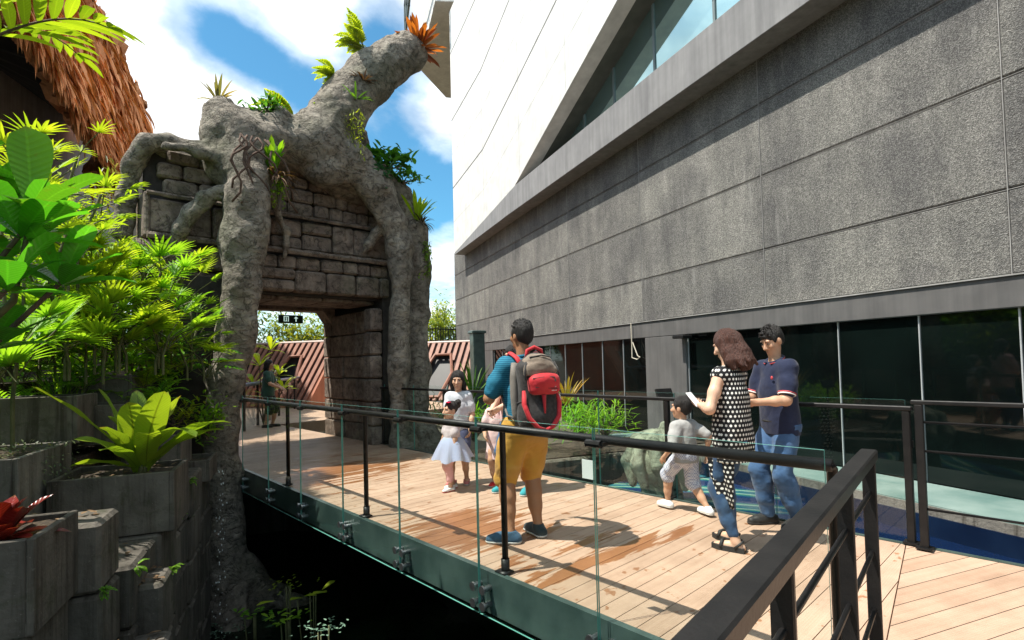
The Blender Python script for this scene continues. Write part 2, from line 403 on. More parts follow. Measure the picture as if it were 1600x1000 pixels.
def stucco():
    m, nt, out = newmat('pebbled_grey_stucco'); v = coords(nt, 'Object')
    vo = _n(nt, 'ShaderNodeTexVoronoi'); vo.inputs['Scale'].default_value = 95; nt.links.new(v, vo.inputs['Vector'])
    sp = ramp(nt, vo.outputs['Color'], [(.1, (.082,.080,.076)), (.45, (.142,.138,.131)), (.9, (.295,.287,.271))])
    vs_ = coords(nt, 'Object', (2.2, 2.2, .35))
    st = ramp(nt, noise(nt, vs_, 1.3, 7, .62), [(.34, (.76,.76,.77)), (.50, (1.0,1.0,.99)), (.68, (1.26,1.25,1.24))])
    wash = ramp(nt, noise(nt, v, .9, 8, .65), [(.38, (.72,.72,.74)), (.62, (1.18,1.18,1.15))])
    c = mix(nt, 1, mix(nt, 1, sp, st, 'MULTIPLY'), wash, 'MULTIPLY')
    g = _n(nt, 'ShaderNodeNewGeometry'); c = mix(nt, 1, c, ramp(nt, g.outputs['Random Per Island'], [(0, (.84,.84,.85)), (1, (1.16,1.16,1.14))]), 'MULTIPLY')
    ef = math_(nt, 'MULTIPLY', ramp(nt, noise(nt, coords(nt, 'Object', (3, 3, .5)), 1.1, 8, .68, .4), [(.60, 0.0), (.72, .55)]), 1.0); c = mix(nt, ef, c, (.36,.35,.33))
    nr = bump(nt, math_(nt, 'ADD', vo.outputs['Distance'], math_(nt, 'MULTIPLY', noise(nt, v, 3, 4), .6)), .6, .014)
    principled(nt, out, c, .8, 0, nr, .4); return m
M_stucco = stucco()
def streaky(name, a, b, rough=.6, metal=0):
    m, nt, out = newmat(name); v = coords(nt, 'Object', (5, 5, .25))
    c = ramp(nt, noise(nt, v, 1.6, 6, .6), [(.3, a), (.7, b)])
    c = mix(nt, 1, c, ramp(nt, noise(nt, coords(nt), 2.5, 6), [(.35, (.86,.86,.86)), (.65, (1.06,1.06,1.06))]), 'MULTIPLY')
    principled(nt, out, c, rough, metal, bump(nt, noise(nt, coords(nt), 14, 4), .08, .01)); return m
M_band = streaky('grey_coated_band', (.175,.172,.172), (.27,.265,.262), .5)
M_render = streaky('grey_render_band', (.085,.083,.083), (.125,.12,.118), .75)
M_clad = streaky('white_cladding', (.66,.66,.64), (.74,.74,.715), .6)
M_joint = pm('dark_grey_joint', (.06,.06,.058), (.1,.1,.095), 4, .9)  # dark grey of the joint strips and of the core behind the panels
M_pale = pm('pale_joint_lip', (.24,.235,.225), (.36,.35,.34), 4, .8)
M_mull = pm('pale_mullion', (.45,.47,.48), (.55,.56,.57), 4, .4, .3)
def darkglass():
    m, nt, out = newmat('dark_window_glass'); v = coords(nt, 'Object')
    c = ramp(nt, noise(nt, v, .8, 4), [(.35, (.002,.003,.003)), (.7, (.004,.008,.007))])
    principled(nt, out, c, .04, 0, bump(nt, noise(nt, v, .7, 2), .02, .02), .42); return m
M_dglass = darkglass()
def skyglass():
    m, nt, out = newmat('blue_green_window_glass')
    p = principled(nt, out, (.42,.62,.62), .03, .85, None, .9); return m
M_sglass = skyglass()

def deckmat(name, wet=True, turn=0.0, tone=1.0):
    m, nt, out = newmat(name); tc_ = _n(nt, 'ShaderNodeTexCoord'); mp = _n(nt, 'ShaderNodeMapping'); mp.inputs['Rotation'].default_value = (0, 0, turn)
    nt.links.new(tc_.outputs['Object'], mp.inputs['Vector']); v = mp.outputs['Vector']
    g = _n(nt, 'ShaderNodeNewGeometry')
    mp2 = _n(nt, 'ShaderNodeMapping'); mp2.inputs['Scale'].default_value = (.35, 9, 1); nt.links.new(v, mp2.inputs['Vector'])
    f = math_(nt, 'ADD', math_(nt, 'MULTIPLY', g.outputs['Random Per Island'], .30), math_(nt, 'MULTIPLY', noise(nt, mp2.outputs['Vector'], 3, 6, .6), .65))
    c = ramp(nt, f, [(.25, (.40*tone,.265*tone,.185*tone)), (.5, (.47*tone,.322*tone,.232*tone)), (.8, (.53*tone,.38*tone,.285*tone))])
    scuff = ramp(nt, noise(nt, v, 2.2, 7, .65), [(.38, (.80,.78,.76)), (.55, (1,1,1)), (.7, (1.1,1.1,1.1))]); c = mix(nt, .8, c, scuff, 'MULTIPLY')
    wv = _n(nt, 'ShaderNodeTexWave', wave_type='BANDS', bands_direction='Y'); wv.inputs['Scale'].default_value = 22; nt.links.new(v, wv.inputs['Vector'])
    c = mix(nt, .12, c, ramp(nt, wv.outputs['Fac'], [(.0, (.55,.5,.45)), (.6, (1,1,1))]), 'MULTIPLY')
    rough = .62
    if wet:                      # puddles and footprints of water lying along the boards
        mp3 = _n(nt, 'ShaderNodeMapping'); mp3.inputs['Scale'].default_value = (.9, 7.0, 1); nt.links.new(v, mp3.inputs['Vector'])
        w1 = noise(nt, mp3.outputs['Vector'], 1.55, 5, .62, .3)
        sx_ = _n(nt, 'ShaderNodeSeparateXYZ'); nt.links.new(v, sx_.inputs[0])
        def near(a, s, ra, rs, w):
            da = math_(nt, 'DIVIDE', math_(nt, 'SUBTRACT', sx_.outputs[0], a), ra); ds = math_(nt, 'DIVIDE', math_(nt, 'SUBTRACT', sx_.outputs[1], s), rs)
            q = math_(nt, 'ADD', math_(nt, 'MULTIPLY', da, da), math_(nt, 'MULTIPLY', ds, ds))
            return math_(nt, 'MULTIPLY', math_(nt, 'POWER', 2.718, math_(nt, 'MULTIPLY', q, -1)), w)
        w1 = math_(nt, 'ADD', math_(nt, 'ADD', math_(nt, 'MULTIPLY', w1, .55), .085), math_(nt, 'MULTIPLY', g.outputs['Random Per Island'], .05))
        for b in ((2.9, 3.75, .65, .75, .22), (3.3, 2.42, .75, .10, .24), (3.5, 2.75, .5, .12, .12), (4.0, 2.3, .5, .08, .15), (3.2, 6.9, 1.6, 1.0, .17), (4.0, 8.6, 1.5, 1.0, .1), (3.9, 3.3, .6, .3, .06), (2.6, 2.6, .2, .3, .1)):
            w1 = math_(nt, 'ADD', w1, near(*b))
        wm = ramp(nt, w1, [(.495, 0.0), (.515, 1.0)])
        sp_ = ramp(nt, noise(nt, v, 9, 3, .5), [(.645, 0.0), (.67, .8)]); wm = mix(nt, 1, wm, sp_, 'LIGHTEN')
        c = mix(nt, wm, c, mix(nt, 1, c, (.66,.42,.26), 'MULTIPLY'))
        rough = ramp(nt, wm, [(0, .62), (1, .28)])
    nr = bump(nt, wv.outputs['Fac'], .22, .004)
    principled(nt, out, c, rough, 0, nr, .4); return m
M_deck = deckmat('composite_deck_boards'); M_deck2 = deckmat('composite_deck_boards_dry', False, 0, 1.0)

def watermat():
    m, nt, out = newmat('dark_pond_water'); v = coords(nt, 'Object')
    c = ramp(nt, noise(nt, v, 1.2, 5), [(.4, (.004,.011,.006)), (.75, (.016,.045,.020))])
    n1 = bump(nt, noise(nt, v, 5, 3, .5, .4), .12, .05)
    principled(nt, out, c, .06, 0, n1, .35); return m
M_water = watermat()
def muralmat():
    m, nt, out = newmat('painted_pool_floor'); v = coords(nt, 'Object', (1, .8, 1))
    wv = _n(nt, 'ShaderNodeTexWave', wave_type='RINGS', rings_direction='SPHERICAL'); wv.inputs['Scale'].default_value = .42; wv.inputs['Distortion'].default_value = 6.5
    wv.inputs['Detail'].default_value = 3; wv.inputs['Detail Scale'].default_value = .8; nt.links.new(v, wv.inputs['Vector'])
    c = ramp(nt, wv.outputs['Fac'], [(.15, (.012,.035,.11)), (.42, (.012,.07,.16)), (.55, (.02,.20,.20)), (.70, (.10,.28,.16)), (.82, (.38,.50,.42)), (.93, (.03,.16,.2))])
    sx_ = _n(nt, 'ShaderNodeSeparateXYZ'); nt.links.new(v, sx_.inputs[0])
    k = ramp(nt, math_(nt, 'MULTIPLY', sx_.outputs[1], .25), [(.45, 0.0), (.72, 1.0)])
    c = mix(nt, k, (.004,.012,.040), c)
    principled(nt, out, c, .12, 0, bump(nt, noise(nt, v, 5, 3), .12, .03), .5); return m
M_mural = muralmat()
M_teal = pm('pale_teal_ledge', (.10,.18,.165), (.25,.33,.305), 1.6, .4, 0, .1, 20, lo=.3, hi=.7)
# ================================================================ GROUND, POND, POOL
def ms(name, mb, m, parent=None, **k): return tag(mb.build(name, m, parent, **k), kind='structure')
def sheet_hole(name, z, R, poly, m):
    bm = bmesh.new(); outer = [bm.verts.new((x, y, z)) for x, y in ((-R,-R),(R,-R),(R,R),(-R,R))]; inner = [bm.verts.new((p.x, p.y, z)) for p in poly]
    es = [bm.edges.new((L[i], L[(i+1) % len(L)])) for L in (outer, inner) for i in range(len(L))]
    bmesh.ops.triangle_fill(bm, use_beauty=True, edges=es)
    for f in list(bm.faces):
        c = f.calc_center_median(); q = nu_of(c)
        if -1.0 < q[0] < 7.0 and -9 < q[1] < 13.5 and False: bm.faces.remove(f)
    for f in bm.faces:
        if f.normal.z < 0: f.normal_flip()
    me = bpy.data.meshes.new(name); bm.to_mesh(me); bm.free(); me.materials.append(m)
    return tag(link(name, me), kind='structure')
def nu_of(p): return (p.x*N1.x + p.y*N1.y, p.x*B1.x + p.y*B1.y)
POND = [NU(-1.3, -9), NU(7.0, -9), NU(7.0, 9.2), NU(3.6, 9.2), NU(-.2, 12.0), NU(-1.3, 12.0)]
sheet_hole('ground', -.30, 1500, POND, M_ground)
mb = MB(); mb.prism([(p.x, p.y) for p in [NU(-1.3,-9), NU(7.2,-9), NU(7.2,12), NU(-1.3,12)]], -1.92, -1.90); ms('pond_water', mb, M_water)
mb = MB()
for i in range(len(POND)):
    a, b = POND[i], POND[(i+1) % len(POND)]; d = (b-a).normalized(); nrm = Vector((d.y, -d.x, 0))*.1
    mb.prism([(a.x, a.y), (b.x, b.y), (b.x+nrm.x, b.y+nrm.y), (a.x+nrm.x, a.y+nrm.y)], -2.6, -.304)
ms('pond_bank', mb, M_conc_dark)
# painted shallow pool between the walkway and the facade
mb = MB(); mb.prism([(5.02, -6), (9.6, -6), (9.6, 4.9), (5.02, 4.9)], -2.0, -.44)
ob = mb.build('pool_floor', M_mural, None, None, RZ_AS); tag(ob, kind='structure')
mb = MB(); mb.prism([(6.02, -8), (6.985, -8), (6.985, 9.6), (6.02, 9.6)], -.8, -.125); mb.cur = 1
mb.prism([(6.005, -8), (6.019, -8), (6.019, 9.6), (6.005, 9.6)], -.62, -.14)
mb.cur = 2; mb.prism([(5.985, -8), (6.003, -8), (6.003, 9.6), (5.985, 9.6)], -.62, -.235)
ob = mb.build('pool_ledge', [M_teal, M_conc_mid, pm('navy_pool_lining', (.004,.010,.030), (.008,.020,.050), 1.5, .2)], None, None, RZ_NU); tag(ob, kind='structure')
# ================================================================ WALKWAY DECK
def boards(name, m, region, ang, pitch=.141, gap=.005, z=0, thick=.04):
    """boards running along direction ang (world), clipped to the convex polygon region (world xy)"""
    c, s = math.cos(ang), math.sin(ang)
    loc = [(p[0]*c+p[1]*s, -p[0]*s+p[1]*c) for p in region]
    lo = math.floor(min(p[1] for p in loc)/pitch); hi = math.ceil(max(p[1] for p in loc)/pitch); mb = MB()
    def clip(poly, y, keep_above):
        o = []
        for i in range(len(poly)):
            a, b = poly[i], poly[(i+1) % len(poly)]; ia = (a[1] >= y) == keep_above; ib = (b[1] >= y) == keep_above
            if ia: o.append(a)
            if ia != ib:
                t = (y-a[1])/(b[1]-a[1]); o.append((a[0]+t*(b[0]-a[0]), y))
        return o
    for k in range(lo, hi):
        q = clip(clip(loc, k*pitch+gap/2, True), (k+1)*pitch-gap/2, False)
        if len(q) >= 3: mb.prism(q, z-thick, z)
    o = mb.build(name, m, None, None, ang); return tag(o, kind='structure')
A0, A1 = 2.44, 4.90
E1, E0 = Vector((1.56, 2.37)), Vector((.265, .825)); ed = (E1-E0).normalized(); Eb = E0 - ed*3.2
sA, sB = Vector((2.95, 4.075)), Vector((1.55, 2.40))
W = lambda a, s: (AS(a, s).x, AS(a, s).y)
boards('walkway_deck', M_deck, [W(A0, 13.9), W(A0, .62), (E1.x-.004, E1.y+.004), W(A1, .957), W(A1, 13.9)], RZ_AS)
boards('landing_deck', M_deck2, [(Eb.x, Eb.y), (E1.x, E1.y), W(A1, .95), W(A1, -6), (0.5, -4.5)], math.radians(21))
mb = MB(); mb.prism([W(A0+.03, 13.9), W(A0+.03, .7), (Eb.x, Eb.y), (.5, -4.5), W(A1-.03, -6), W(A1-.03, 13.9)], -.30, -.06)
ms('deck_substructure', mb, M_black)
mb = MB(); mb.prism([W(A1+.004, 8.6), W(A1+.004, -6), W(A1+.03, -6), W(A1+.03, 8.6)], -.34, .012); mb.prism([W(A0-.05, 8.5), W(A0-.05, .62), W(A0-.004, .62), W(A0-.004, 8.5)], -.27, .012)
nE = Vector((-ed.y, ed.x))*.03
mb.prism([(Eb.x, Eb.y), (E1.x, E1.y), (E1.x+nE.x, E1.y+nE.y), (Eb.x+nE.x, Eb.y+nE.y)], -.3, .012)
ms('deck_edge_fascia', mb, M_steel_dull)
# ================================================================ RAILINGS
def P2(a, s): return AS(a, s)
rail = empty('glass_railing', AS(2.4, .66), RZ_AS, 'glass panel railing with round black handrail along the pond side of the deck', 'railing')
def L(a, s, z=0): return Vector((a-2.4, s-.66, z))
mb = MB(); mb.tube([L(2.40, .70, 1.0), L(2.40, 4.5, 1.0), L(2.40, 8.2, 1.0)], .026, 12); mb.build('handrail', M_steel, rail, smooth=True)
joints = [.70, 1.85, 2.87, 3.89, 4.92, 5.95, 6.97, 7.99]
for i in range(len(joints)-1):
    s0, s1 = joints[i]+.006, joints[i+1]-.006; mb = MB(); mb.cur = 0
    mb.box(L(2.335, (s0+s1)/2, .405), (.012, s1-s0, 1.33)); ob = mb.build('glass_panel', [M_glass, M_glassedge], rail)
    for p in ob.data.polygons:
        if abs(p.normal.x) < .5: p.material_index = 1
mb = MB()
for s_ in joints[1:]:
    for ds in (-.05, .05):
        for z in (-.20, -.09):
            mb = MB(); mb.tube([L(2.315, s_+ds, z), L(2.41, s_+ds, z)], .019, 10); mb.tube([L(2.31, s_+ds, z), L(2.323, s_+ds, z)], .03, 12)
            mb.build('standoff_bolt', M_bolt, rail, smooth=False)
    mb = MB(); mb.box(L(2.365, s_, .985), (.06, .12, .02)); mb.tube([L(2.335, s_-.05, .985), L(2.335, s_+.05, .985)], .022, 8); mb.build('clamp', M_steel, rail)
for s_ in (.72, 2.75, 4.71, 6.68):
    mb = MB(); mb.tube([L(2.47, s_, -.05), L(2.47, s_, .10)], .030, 12); mb.tube([L(2.47, s_, .10), L(2.47, s_, .975), L(2.44, s_, .99), L(2.40, s_, .995)], .022, 12); mb.box(L(2.46, s_, .016), (.09, .1, .012))
    mb.build('post', M_steel, rail, smooth=True)
rail2 = empty('glass_railing', AS(4.93, .9), RZ_AS, 'glass panel railing with flat black handrail along the facade side of the deck', 'railing')
def L2(a, s, z=0): return Vector((a-4.93, s-.9, z))
mb = MB(); mb.box(L2(4.93, 4.86, 1.02), (.06, 7.96, .035), None, .006); mb.build('handrail', M_steel, rail2)
for i in range(8):
    s0, s1 = .93+i*.98+.005, .93+(i+1)*.98-.005; mb = MB(); mb.box(L2(4.99, (s0+s1)/2, .40), (.012, s1-s0, 1.36)); ob = mb.build('glass_panel', [M_glass, M_glassedge], rail2)
    for p in ob.data.polygons:
        if abs(p.normal.x) < .5: p.material_index = 1
for s_ in (.92, 2.94, 4.93, 6.82, 8.71):
    mb = MB(); mb.box(L2(4.93, s_, .5), (.05, .05, 1.0), None, .005); mb.box(L2(4.93, s_, .018), (.1, .1, .012)); mb.box(L2(4.965, s_, .75), (.05, .06, .05)); mb.build('post', M_steel, rail2)
rail3 = empty('wire_railing', AS(4.86, .80), RZ_AS, 'black post railing with thin horizontal rods beside the dark pool on the right', 'railing')
def L3(a, s, z=0): return Vector((a-4.86, s-.80, z))
mb = MB(); mb.box(L3(4.86, -2.1, 1.075), (.055, 5.95, .03), None, .005); mb.build('handrail', M_steel, rail3)
for z in (.93, .72, .30):
    mb = MB(); mb.tube([L3(4.86, .82, z), L3(4.86, -5.0, z)], .009, 8); mb.build('rod', M_steel, rail3, smooth=True)
for s_ in (.83, -1.2, -3.2, -5.0):
    mb = MB(); mb.box(L3(4.86, s_, .53), (.05, .05, 1.06), None, .005); mb.box(L3(4.86, s_, .018), (.1, .1, .012)); mb.build('post', M_steel, rail3)
# near guard bar
ang = math.atan2(ed.y, ed.x)
bar = empty('guard_railing', (E1.x, E1.y, 0), ang, 'thick black flat bar guard railing with round rods in the near corner', 'railing')
Lb = 3.6
mb = MB(); mb.box((-Lb/2+.035, 0, .995), (Lb, .066, .048), None, .006); mb.build('handrail', M_steel, bar)
for x in (0, -.64, -1.5, -2.6):
    mb = MB(); mb.box((x, 0, .48), (.020, .052, .978), None, .004); mb.box((x, 0, .018), (.12, .09, .012)); mb.build('post', M_steel, bar)
for z in (.83, .575, .325):
    mb = MB(); mb.tube([(0.02, 0, z), (-Lb+.2, 0, z)], .0095, 10); r_ = mb.build('rod', M_steel, bar, smooth=True); mb = MB(); mb.tube([(.011, 0, z), (.026, 0, z)], .014, 10); mb.ball((.026, 0, z), .012, 8, 5); mb.build('rod_end', M_bolt, r_, smooth=True)
# ================================================================ GREY AND WHITE BUILDING
bld = empty('museum_building', NU(7, 0), RZ_NU, 'large grey pebbled building with white upper cladding and dark windows', 'building')
U0_, U1_ = -5.0, 24.1
def BL(n, u, z=0): return Vector((n-7, u, z))
mb = MB(); mb.box(BL(10.1, (U0_+U1_)/2, 2.15), (6.0, U1_-U0_-.2, 9.1)); mb.box(BL(10.6, (U0_+U1_)/2, 11.6), (6.0, U1_-U0_-.24, 9.7)); mb.build('core', M_joint, bld)
def bbox(mb, n0, n1, u0, u1, z0, z1, bev=0): mb.box(BL((n0+n1)/2, (u0+u1)/2, (z0+z1)/2), (n1-n0, u1-u0, z1-z0), None, bev)
rows = [2.225, 3.14, 4.33, 5.5, 6.6]; cols = [-5, -3.2, 0, 3.18, 6.35, 9.6, 12.9, 16.2, 19.4, 24.1]
mb = MB()
for i in range(len(rows)-1):
    for j in range(len(cols)-1): bbox(mb, 7.0, 7.095, cols[j]+.004, cols[j+1]-.004, rows[i]+.014, rows[i+1]-.014, .012)
mb.build('stucco_panels', M_stucco, bld)
mb = MB()
for z in rows[1:-1]: bbox(mb, 6.998, 7.05, U0_, U1_, z-.009, z-.003)
for u in cols[1:-1]: bbox(mb, 6.9985, 7.05, u-.004, u+.004, 2.235, 6.59)
mb.build('joint_lip', M_pale, bld)
mb = MB(); bbox(mb, 6.95, 7.09, U0_, U1_, 1.88, 2.215, .01); bbox(mb, 6.953, 7.09, 8.22, 9.5, -.6, 1.879, .01); bbox(mb, 6.953, 7.09, 19.0, U1_, -.6, 1.879)
mb.build('render_band', M_render, bld)
mb = MB(); bbox(mb, 6.925, 7.0, U0_, U1_, 2.216, 2.232); mb.build('drip_ledge', M_pale, bld)
for us, pane in (([-5, -3, -1.97, -.95, .07, 1.1, 2.12, 3.14, 4.11, 5.15, 6.15, 8.21], None), ([9.51, 10.4, 11.3, 12.3, 13.25, 14.2, 15.2, 16.2, 17.2, 18.1, 18.99], None)):
    for i in range(len(us)-1):
        mb = MB(); bbox(mb, 7.02, 7.05, us[i]+.012, us[i+1]-.012, -.12, 1.878); w = mb.build('window', M_dglass, bld)
    for i in range(len(us)):
        mb = MB(); bbox(mb, 7.003, 7.052, us[i]-.007, us[i]+.007, -.122, 1.8785); mb.build('mullion', M_mull, bld)
# sloping-looking sill band and white cladding
N0 = 6.52
mb = MB(); bbox(mb, N0, 7.09, U0_, 16.4, 6.24, 7.02, .008)
mb.add([BL(N0+.002, 16.398, 6.24), BL(N0+.002, 16.398, 7.02), BL(N0+.002, 22.35, 6.16), BL(N0+.002, 22.35, 6.22), BL(7.09, 16.398, 6.24), BL(7.09, 22.35, 6.16), BL(7.09, 16.398, 7.02), BL(7.09, 22.35, 6.22)], [(0,2,3,1), (0,4,5,2), (2,5,7,3)])
mb.build('sill_band', M_band, bld)
mb = MB(); pz = [(22.4, 6.23), (15.45, 7.0), (9.65, 9.12), (2.0, 11.93), (2.0, 17), (22.4, 17)]
def up(n0, n1, poly, mb):   # polygon in (u, z), extruded over n
    k = len(poly); mb.add([BL(n, u, z) for n in (n0, n1) for (u, z) in poly], [tuple(range(k)), tuple(range(2*k-1, k-1, -1))] + [(i, k+i, k+(i+1) % k, (i+1) % k) for i in range(k)])
up(N0, N0+.42, pz, mb); mb.build('white_cladding', M_clad, bld)
mb = MB(); up(N0+.421, N0+.95, pz, mb); mb.build('cladding_reveal', pm('grey_green_reveal', (.07,.075,.062), (.10,.105,.09), 3, .7), bld)
# joints across the cladding: bent lines that rise with the slanted edge
mb = MB()
def seg(u0, z0, u1, z1, w, n=N0-.003):
    d = math.hypot(u1-u0, z1-z0); du, dz = (z1-z0)/d*w/2*-1, (u1-u0)/d*w/2
    up(n, N0+.01, [(u0+du, z0+dz), (u1+du, z1+dz), (u1-du, z1-dz), (u0-du, z0-dz)], mb)
def bentline(z, w, n): seg(22.39, z, 18.4, z+.2, w, n); seg(18.4, z+.2, 15.0, z+1.12, w, n); seg(15.0, z+1.12, 4.0, z+1.12+11*.28, w, n)
for k in range(3): bentline(9.1+3.0*k, .045, N0-.003)
mb.build('cladding_joint', M_joint, bld)
mb = MB()
for k in range(4): bentline(7.6+3.0*k, .014, N0-.002)
for u, z0 in ((18.4, 6.75), (15.0, 7.2), (11.9, 8.35)): seg(u, z0, u, 17, .012, N0-.0025)
mb.build('fine_cladding_joint', pm('pale_joint', (.40,.40,.38), (.5,.5,.48), 4, .9), bld)
mb = MB(); up(N0+.86, N0+.9, [(20, 6.9), (-5, 6.9), (-5, 17), (20, 17)], mb); mb.build('upper_window', M_sglass, bld)
mb = MB()
for u in (13.9, 12.45, 11.0, 9.4, 7.6, 5.5, 3.3, 1): bbox(mb, N0+.835, N0+.858, u-.03, u+.03, 6.9, 14)
mb.build('upper_mullion', pm('upper_mullion_grey', (.16,.2,.2), (.2,.24,.24), 3, .4), bld)
mb = MB(); bbox(mb, N0+.3, N0+1.2, U0_, 22, 6.6, 6.98); mb.build('inner_sill', M_band, bld)
# upper roof canopy past the far corner
pts = [(-3.10, 23.6), (-4.77, 29.1), (-3.70, 32.4), (3, 34), (3, 24)]
mb = MB(); q = [MNU.transposed() @ Vector((x, y, 0)) for x, y in pts]; mb.prism([(p.x-7, p.y) for p in q], 17.8, 19.6); mb.build('roof_canopy', M_clad, bld)
mb = MB(); p0 = MNU.transposed() @ Vector((-3.9, 22.6, 0)); p1 = MNU.transposed() @ Vector((-5.2, 27.5, 0))
for k in range(5):
    t = k/4; c = p0.lerp(p1, t); mb.tube([(c.x-7, c.y, 18.6), (c.x-7, c.y, 20.4)], .07, 6)
for z in (18.7, 19.5, 20.3): mb.tube([(p0.x-7, p0.y, z), (p1.x-7, p1.y, z)], .07, 6)
mb.build('roof_rail', M_steel_dull, bld)
mb = MB(); bbox(mb, 6.72, 6.95, 8.02, 8.32, 1.80, 1.862, .01); 
t = mb.build('wall_lamp', M_steel, None, None, RZ_NU); t.location = NU(7, 0); tag(t, 'small black lamp hood on the grey pilaster between the dark windows', 'wall lamp')
mb = MB(); pts = [BL(6.90, 9.91, 2.225), BL(6.90, 9.90, 1.75), BL(6.88, 9.88, 1.46), BL(6.9, 9.72, 1.42), BL(6.9, 9.62, 1.47), BL(6.9, 9.70, 1.5), BL(6.9, 9.87, 1.8)]
mb.tube(pts, .012, 6); t = mb.build('rope_loop', pm('pale_rope', (.45,.4,.32), (.6,.55,.45), 30, .9), None, NU(7, 0), RZ_NU); tag(t, 'pale looped cord hanging from the grey band over a window', 'cord')
# ================================================================ TREE ROOT ARCHWAY
def rockmat(name, a, b, c, wr=(1,1,2.2), bs=.7):
    m, nt, out = newmat(name); v = coords(nt, 'Object'); v2 = coords(nt, 'Object', wr)
    n1 = noise(nt, v, 1.7, 8, .62, .3)
    col = ramp(nt, n1, [(.3, a), (.5, b), (.68, c)])
    col = mix(nt, .75, col, ramp(nt, noise(nt, v2, 7, 6, .65), [(.32, (.42,.40,.37)), (.5, (1,1,1)), (.68, (1.5,1.47,1.4))]), 'MULTIPLY')
    moss = ramp(nt, noise(nt, v, .9, 5), [(.55, 0.0), (.68, .5)]); col = mix(nt, moss, col, (.06,.075,.035))
    cr = ramp(nt, math_(nt, 'ABSOLUTE', math_(nt, 'SUBTRACT', noise(nt, v2, 4.2, 7, .6, .8), .5)), [(.0, .0), (.022, 1.0)]); col = mix(nt, .55, col, mix(nt, 1, col, cr, 'MULTIPLY'))
    h = math_(nt, 'ADD', math_(nt, 'ADD', noise(nt, v2, 9, 8, .68, .4), math_(nt, 'MULTIPLY', cr, .35)), math_(nt, 'MULTIPLY', noise(nt, v, 38, 4), .35))
    principled(nt, out, col, .88, 0, bump(nt, h, bs, .06), .3); return m
M_bark = rockmat('sculpted_grey_bark', (.14,.122,.10), (.25,.222,.187), (.37,.34,.29), (1.3,1.3,1.6), bs=.75)
M_stone = rockmat('sculpted_stone_blocks', (.13,.102,.086), (.205,.165,.138), (.285,.24,.20), (1,1,1), .6)
M_mortar = pm('dark_mortar', (.025,.022,.02), (.045,.04,.036), 8, .95, 0, .4, 30)
arch = empty('tree_archway', AS(3.6, 8.7), RZ_AS, 'tall grey stone archway gripped by a giant sculpted tree root and stump', 'archway')
def Q(a, s, z): return (a-3.6, s-8.7, z)
S = SDF(Q(.6, 7.2, -2.15), Q(6.4, 10.2, 7.7), .026)
def pa(pts, rs, k=.12): S.path([Q(*p) for p in pts], rs, k)
# left trunk
pa([(2.50,8.45,4.85),(2.47,8.28,4.4),(2.44,8.22,3.9),(2.43,8.2,3.3),(2.38,8.2,2.6),(2.31,8.2,2.0),(2.20,8.2,1.3),(2.12,8.18,.6),(2.14,8.16,0),(2.15,8.12,-.8),(2.18,8.1,-1.4),(2.25,8.1,-2.1)],
   [.40,.30,.28,.26,.235,.215,.20,.225,.245,.25,.27,.42])
pa([(2.35,8.1,-1.35),(2.6,7.9,-1.75),(3.0,7.7,-2.0)], [.22,.2,.14]); pa([(2.3,8.1,-1.5),(2.15,7.7,-1.9),(2.1,7.4,-2.1)], [.2,.18,.12]); pa([(2.4,8.2,-1.5),(2.9,8.3,-1.95)], [.2,.15])
pa([(2.56,8.08,4.2),(2.58,8.06,3.5),(2.52,8.06,2.6),(2.40,8.08,1.6)], [.16,.12,.10,.06], .15)
# stump
pa([(2.40,8.6,4.5),(2.3,8.6,4.9),(2.22,8.62,5.25)], [.38,.3,.25]); pa([(2.52,8.55,4.8),(2.62,8.55,5.15)], [.3,.17])
pa([(2.45,8.75,5.0),(3.0,8.8,5.12),(3.5,8.8,5.16),(4.0,8.7,5.15)], [.42,.38,.40,.48], .2)
pa([(2.9,8.45,5.0),(3.05,8.5,5.35)], [.3,.2]); pa([(3.35,8.4,5.0),(3.5,8.45,5.38)], [.3,.2]); pa([(3.2,8.95,5.1),(3.4,8.95,5.4)], [.35,.22]); pa([(3.75,8.4,4.7),(3.7,8.35,5.3)], [.3,.24])
# branch
pa([(3.75,8.55,5.1),(4.02,8.5,5.66),(4.30,8.45,6.14),(4.62,8.4,6.56),(4.96,8.33,6.90),(5.28,8.27,7.18)], [.50,.44,.42,.41,.38,.35], .12)
S.cut_ell(Q(5.60,8.25,7.36), (.25,.22,.25), .05); S.cut_ell(Q(2.18,8.55,5.52), (.16,.16,.26), .04); S.cut_ell(Q(2.85,8.45,5.50), (.12,.2,.16), .05); S.cut_ell(Q(3.28,8.4,5.56), (.10,.2,.14), .05)
pa([(4.3,8.8,5.05),(4.6,8.9,5.5),(4.75,9.0,5.75)], [.35,.22,.12], .15)
# right trunk
pa([(3.7,8.4,5.12),(4.2,8.28,4.88),(4.6,8.2,4.48),(4.88,8.18,3.98),(5.00,8.18,3.55),(5.02,8.18,3.1),(4.98,8.18,2.4),(4.96,8.2,1.4),(4.94,8.2,.6),(5.02,8.2,0),(5.1,8.2,-.6)], [.36,.30,.26,.235,.22,.20,.175,.165,.175,.24,.36], .12)
pa([(4.97,8.1,3.4),(5.0,8.06,2.7)], [.16,.06], .06)
# rear right trunk
pa([(4.2,8.8,4.85),(4.8,8.8,4.8),(5.28,8.75,4.5),(5.58,8.72,3.95),(5.70,8.7,3.3),(5.68,8.7,2.3),(5.63,8.7,1.3),(5.63,8.7,.7),(5.69,8.7,.2),(5.85,8.6,-.3)], [.5,.42,.36,.30,.25,.23,.23,.24,.28,.42], .12)
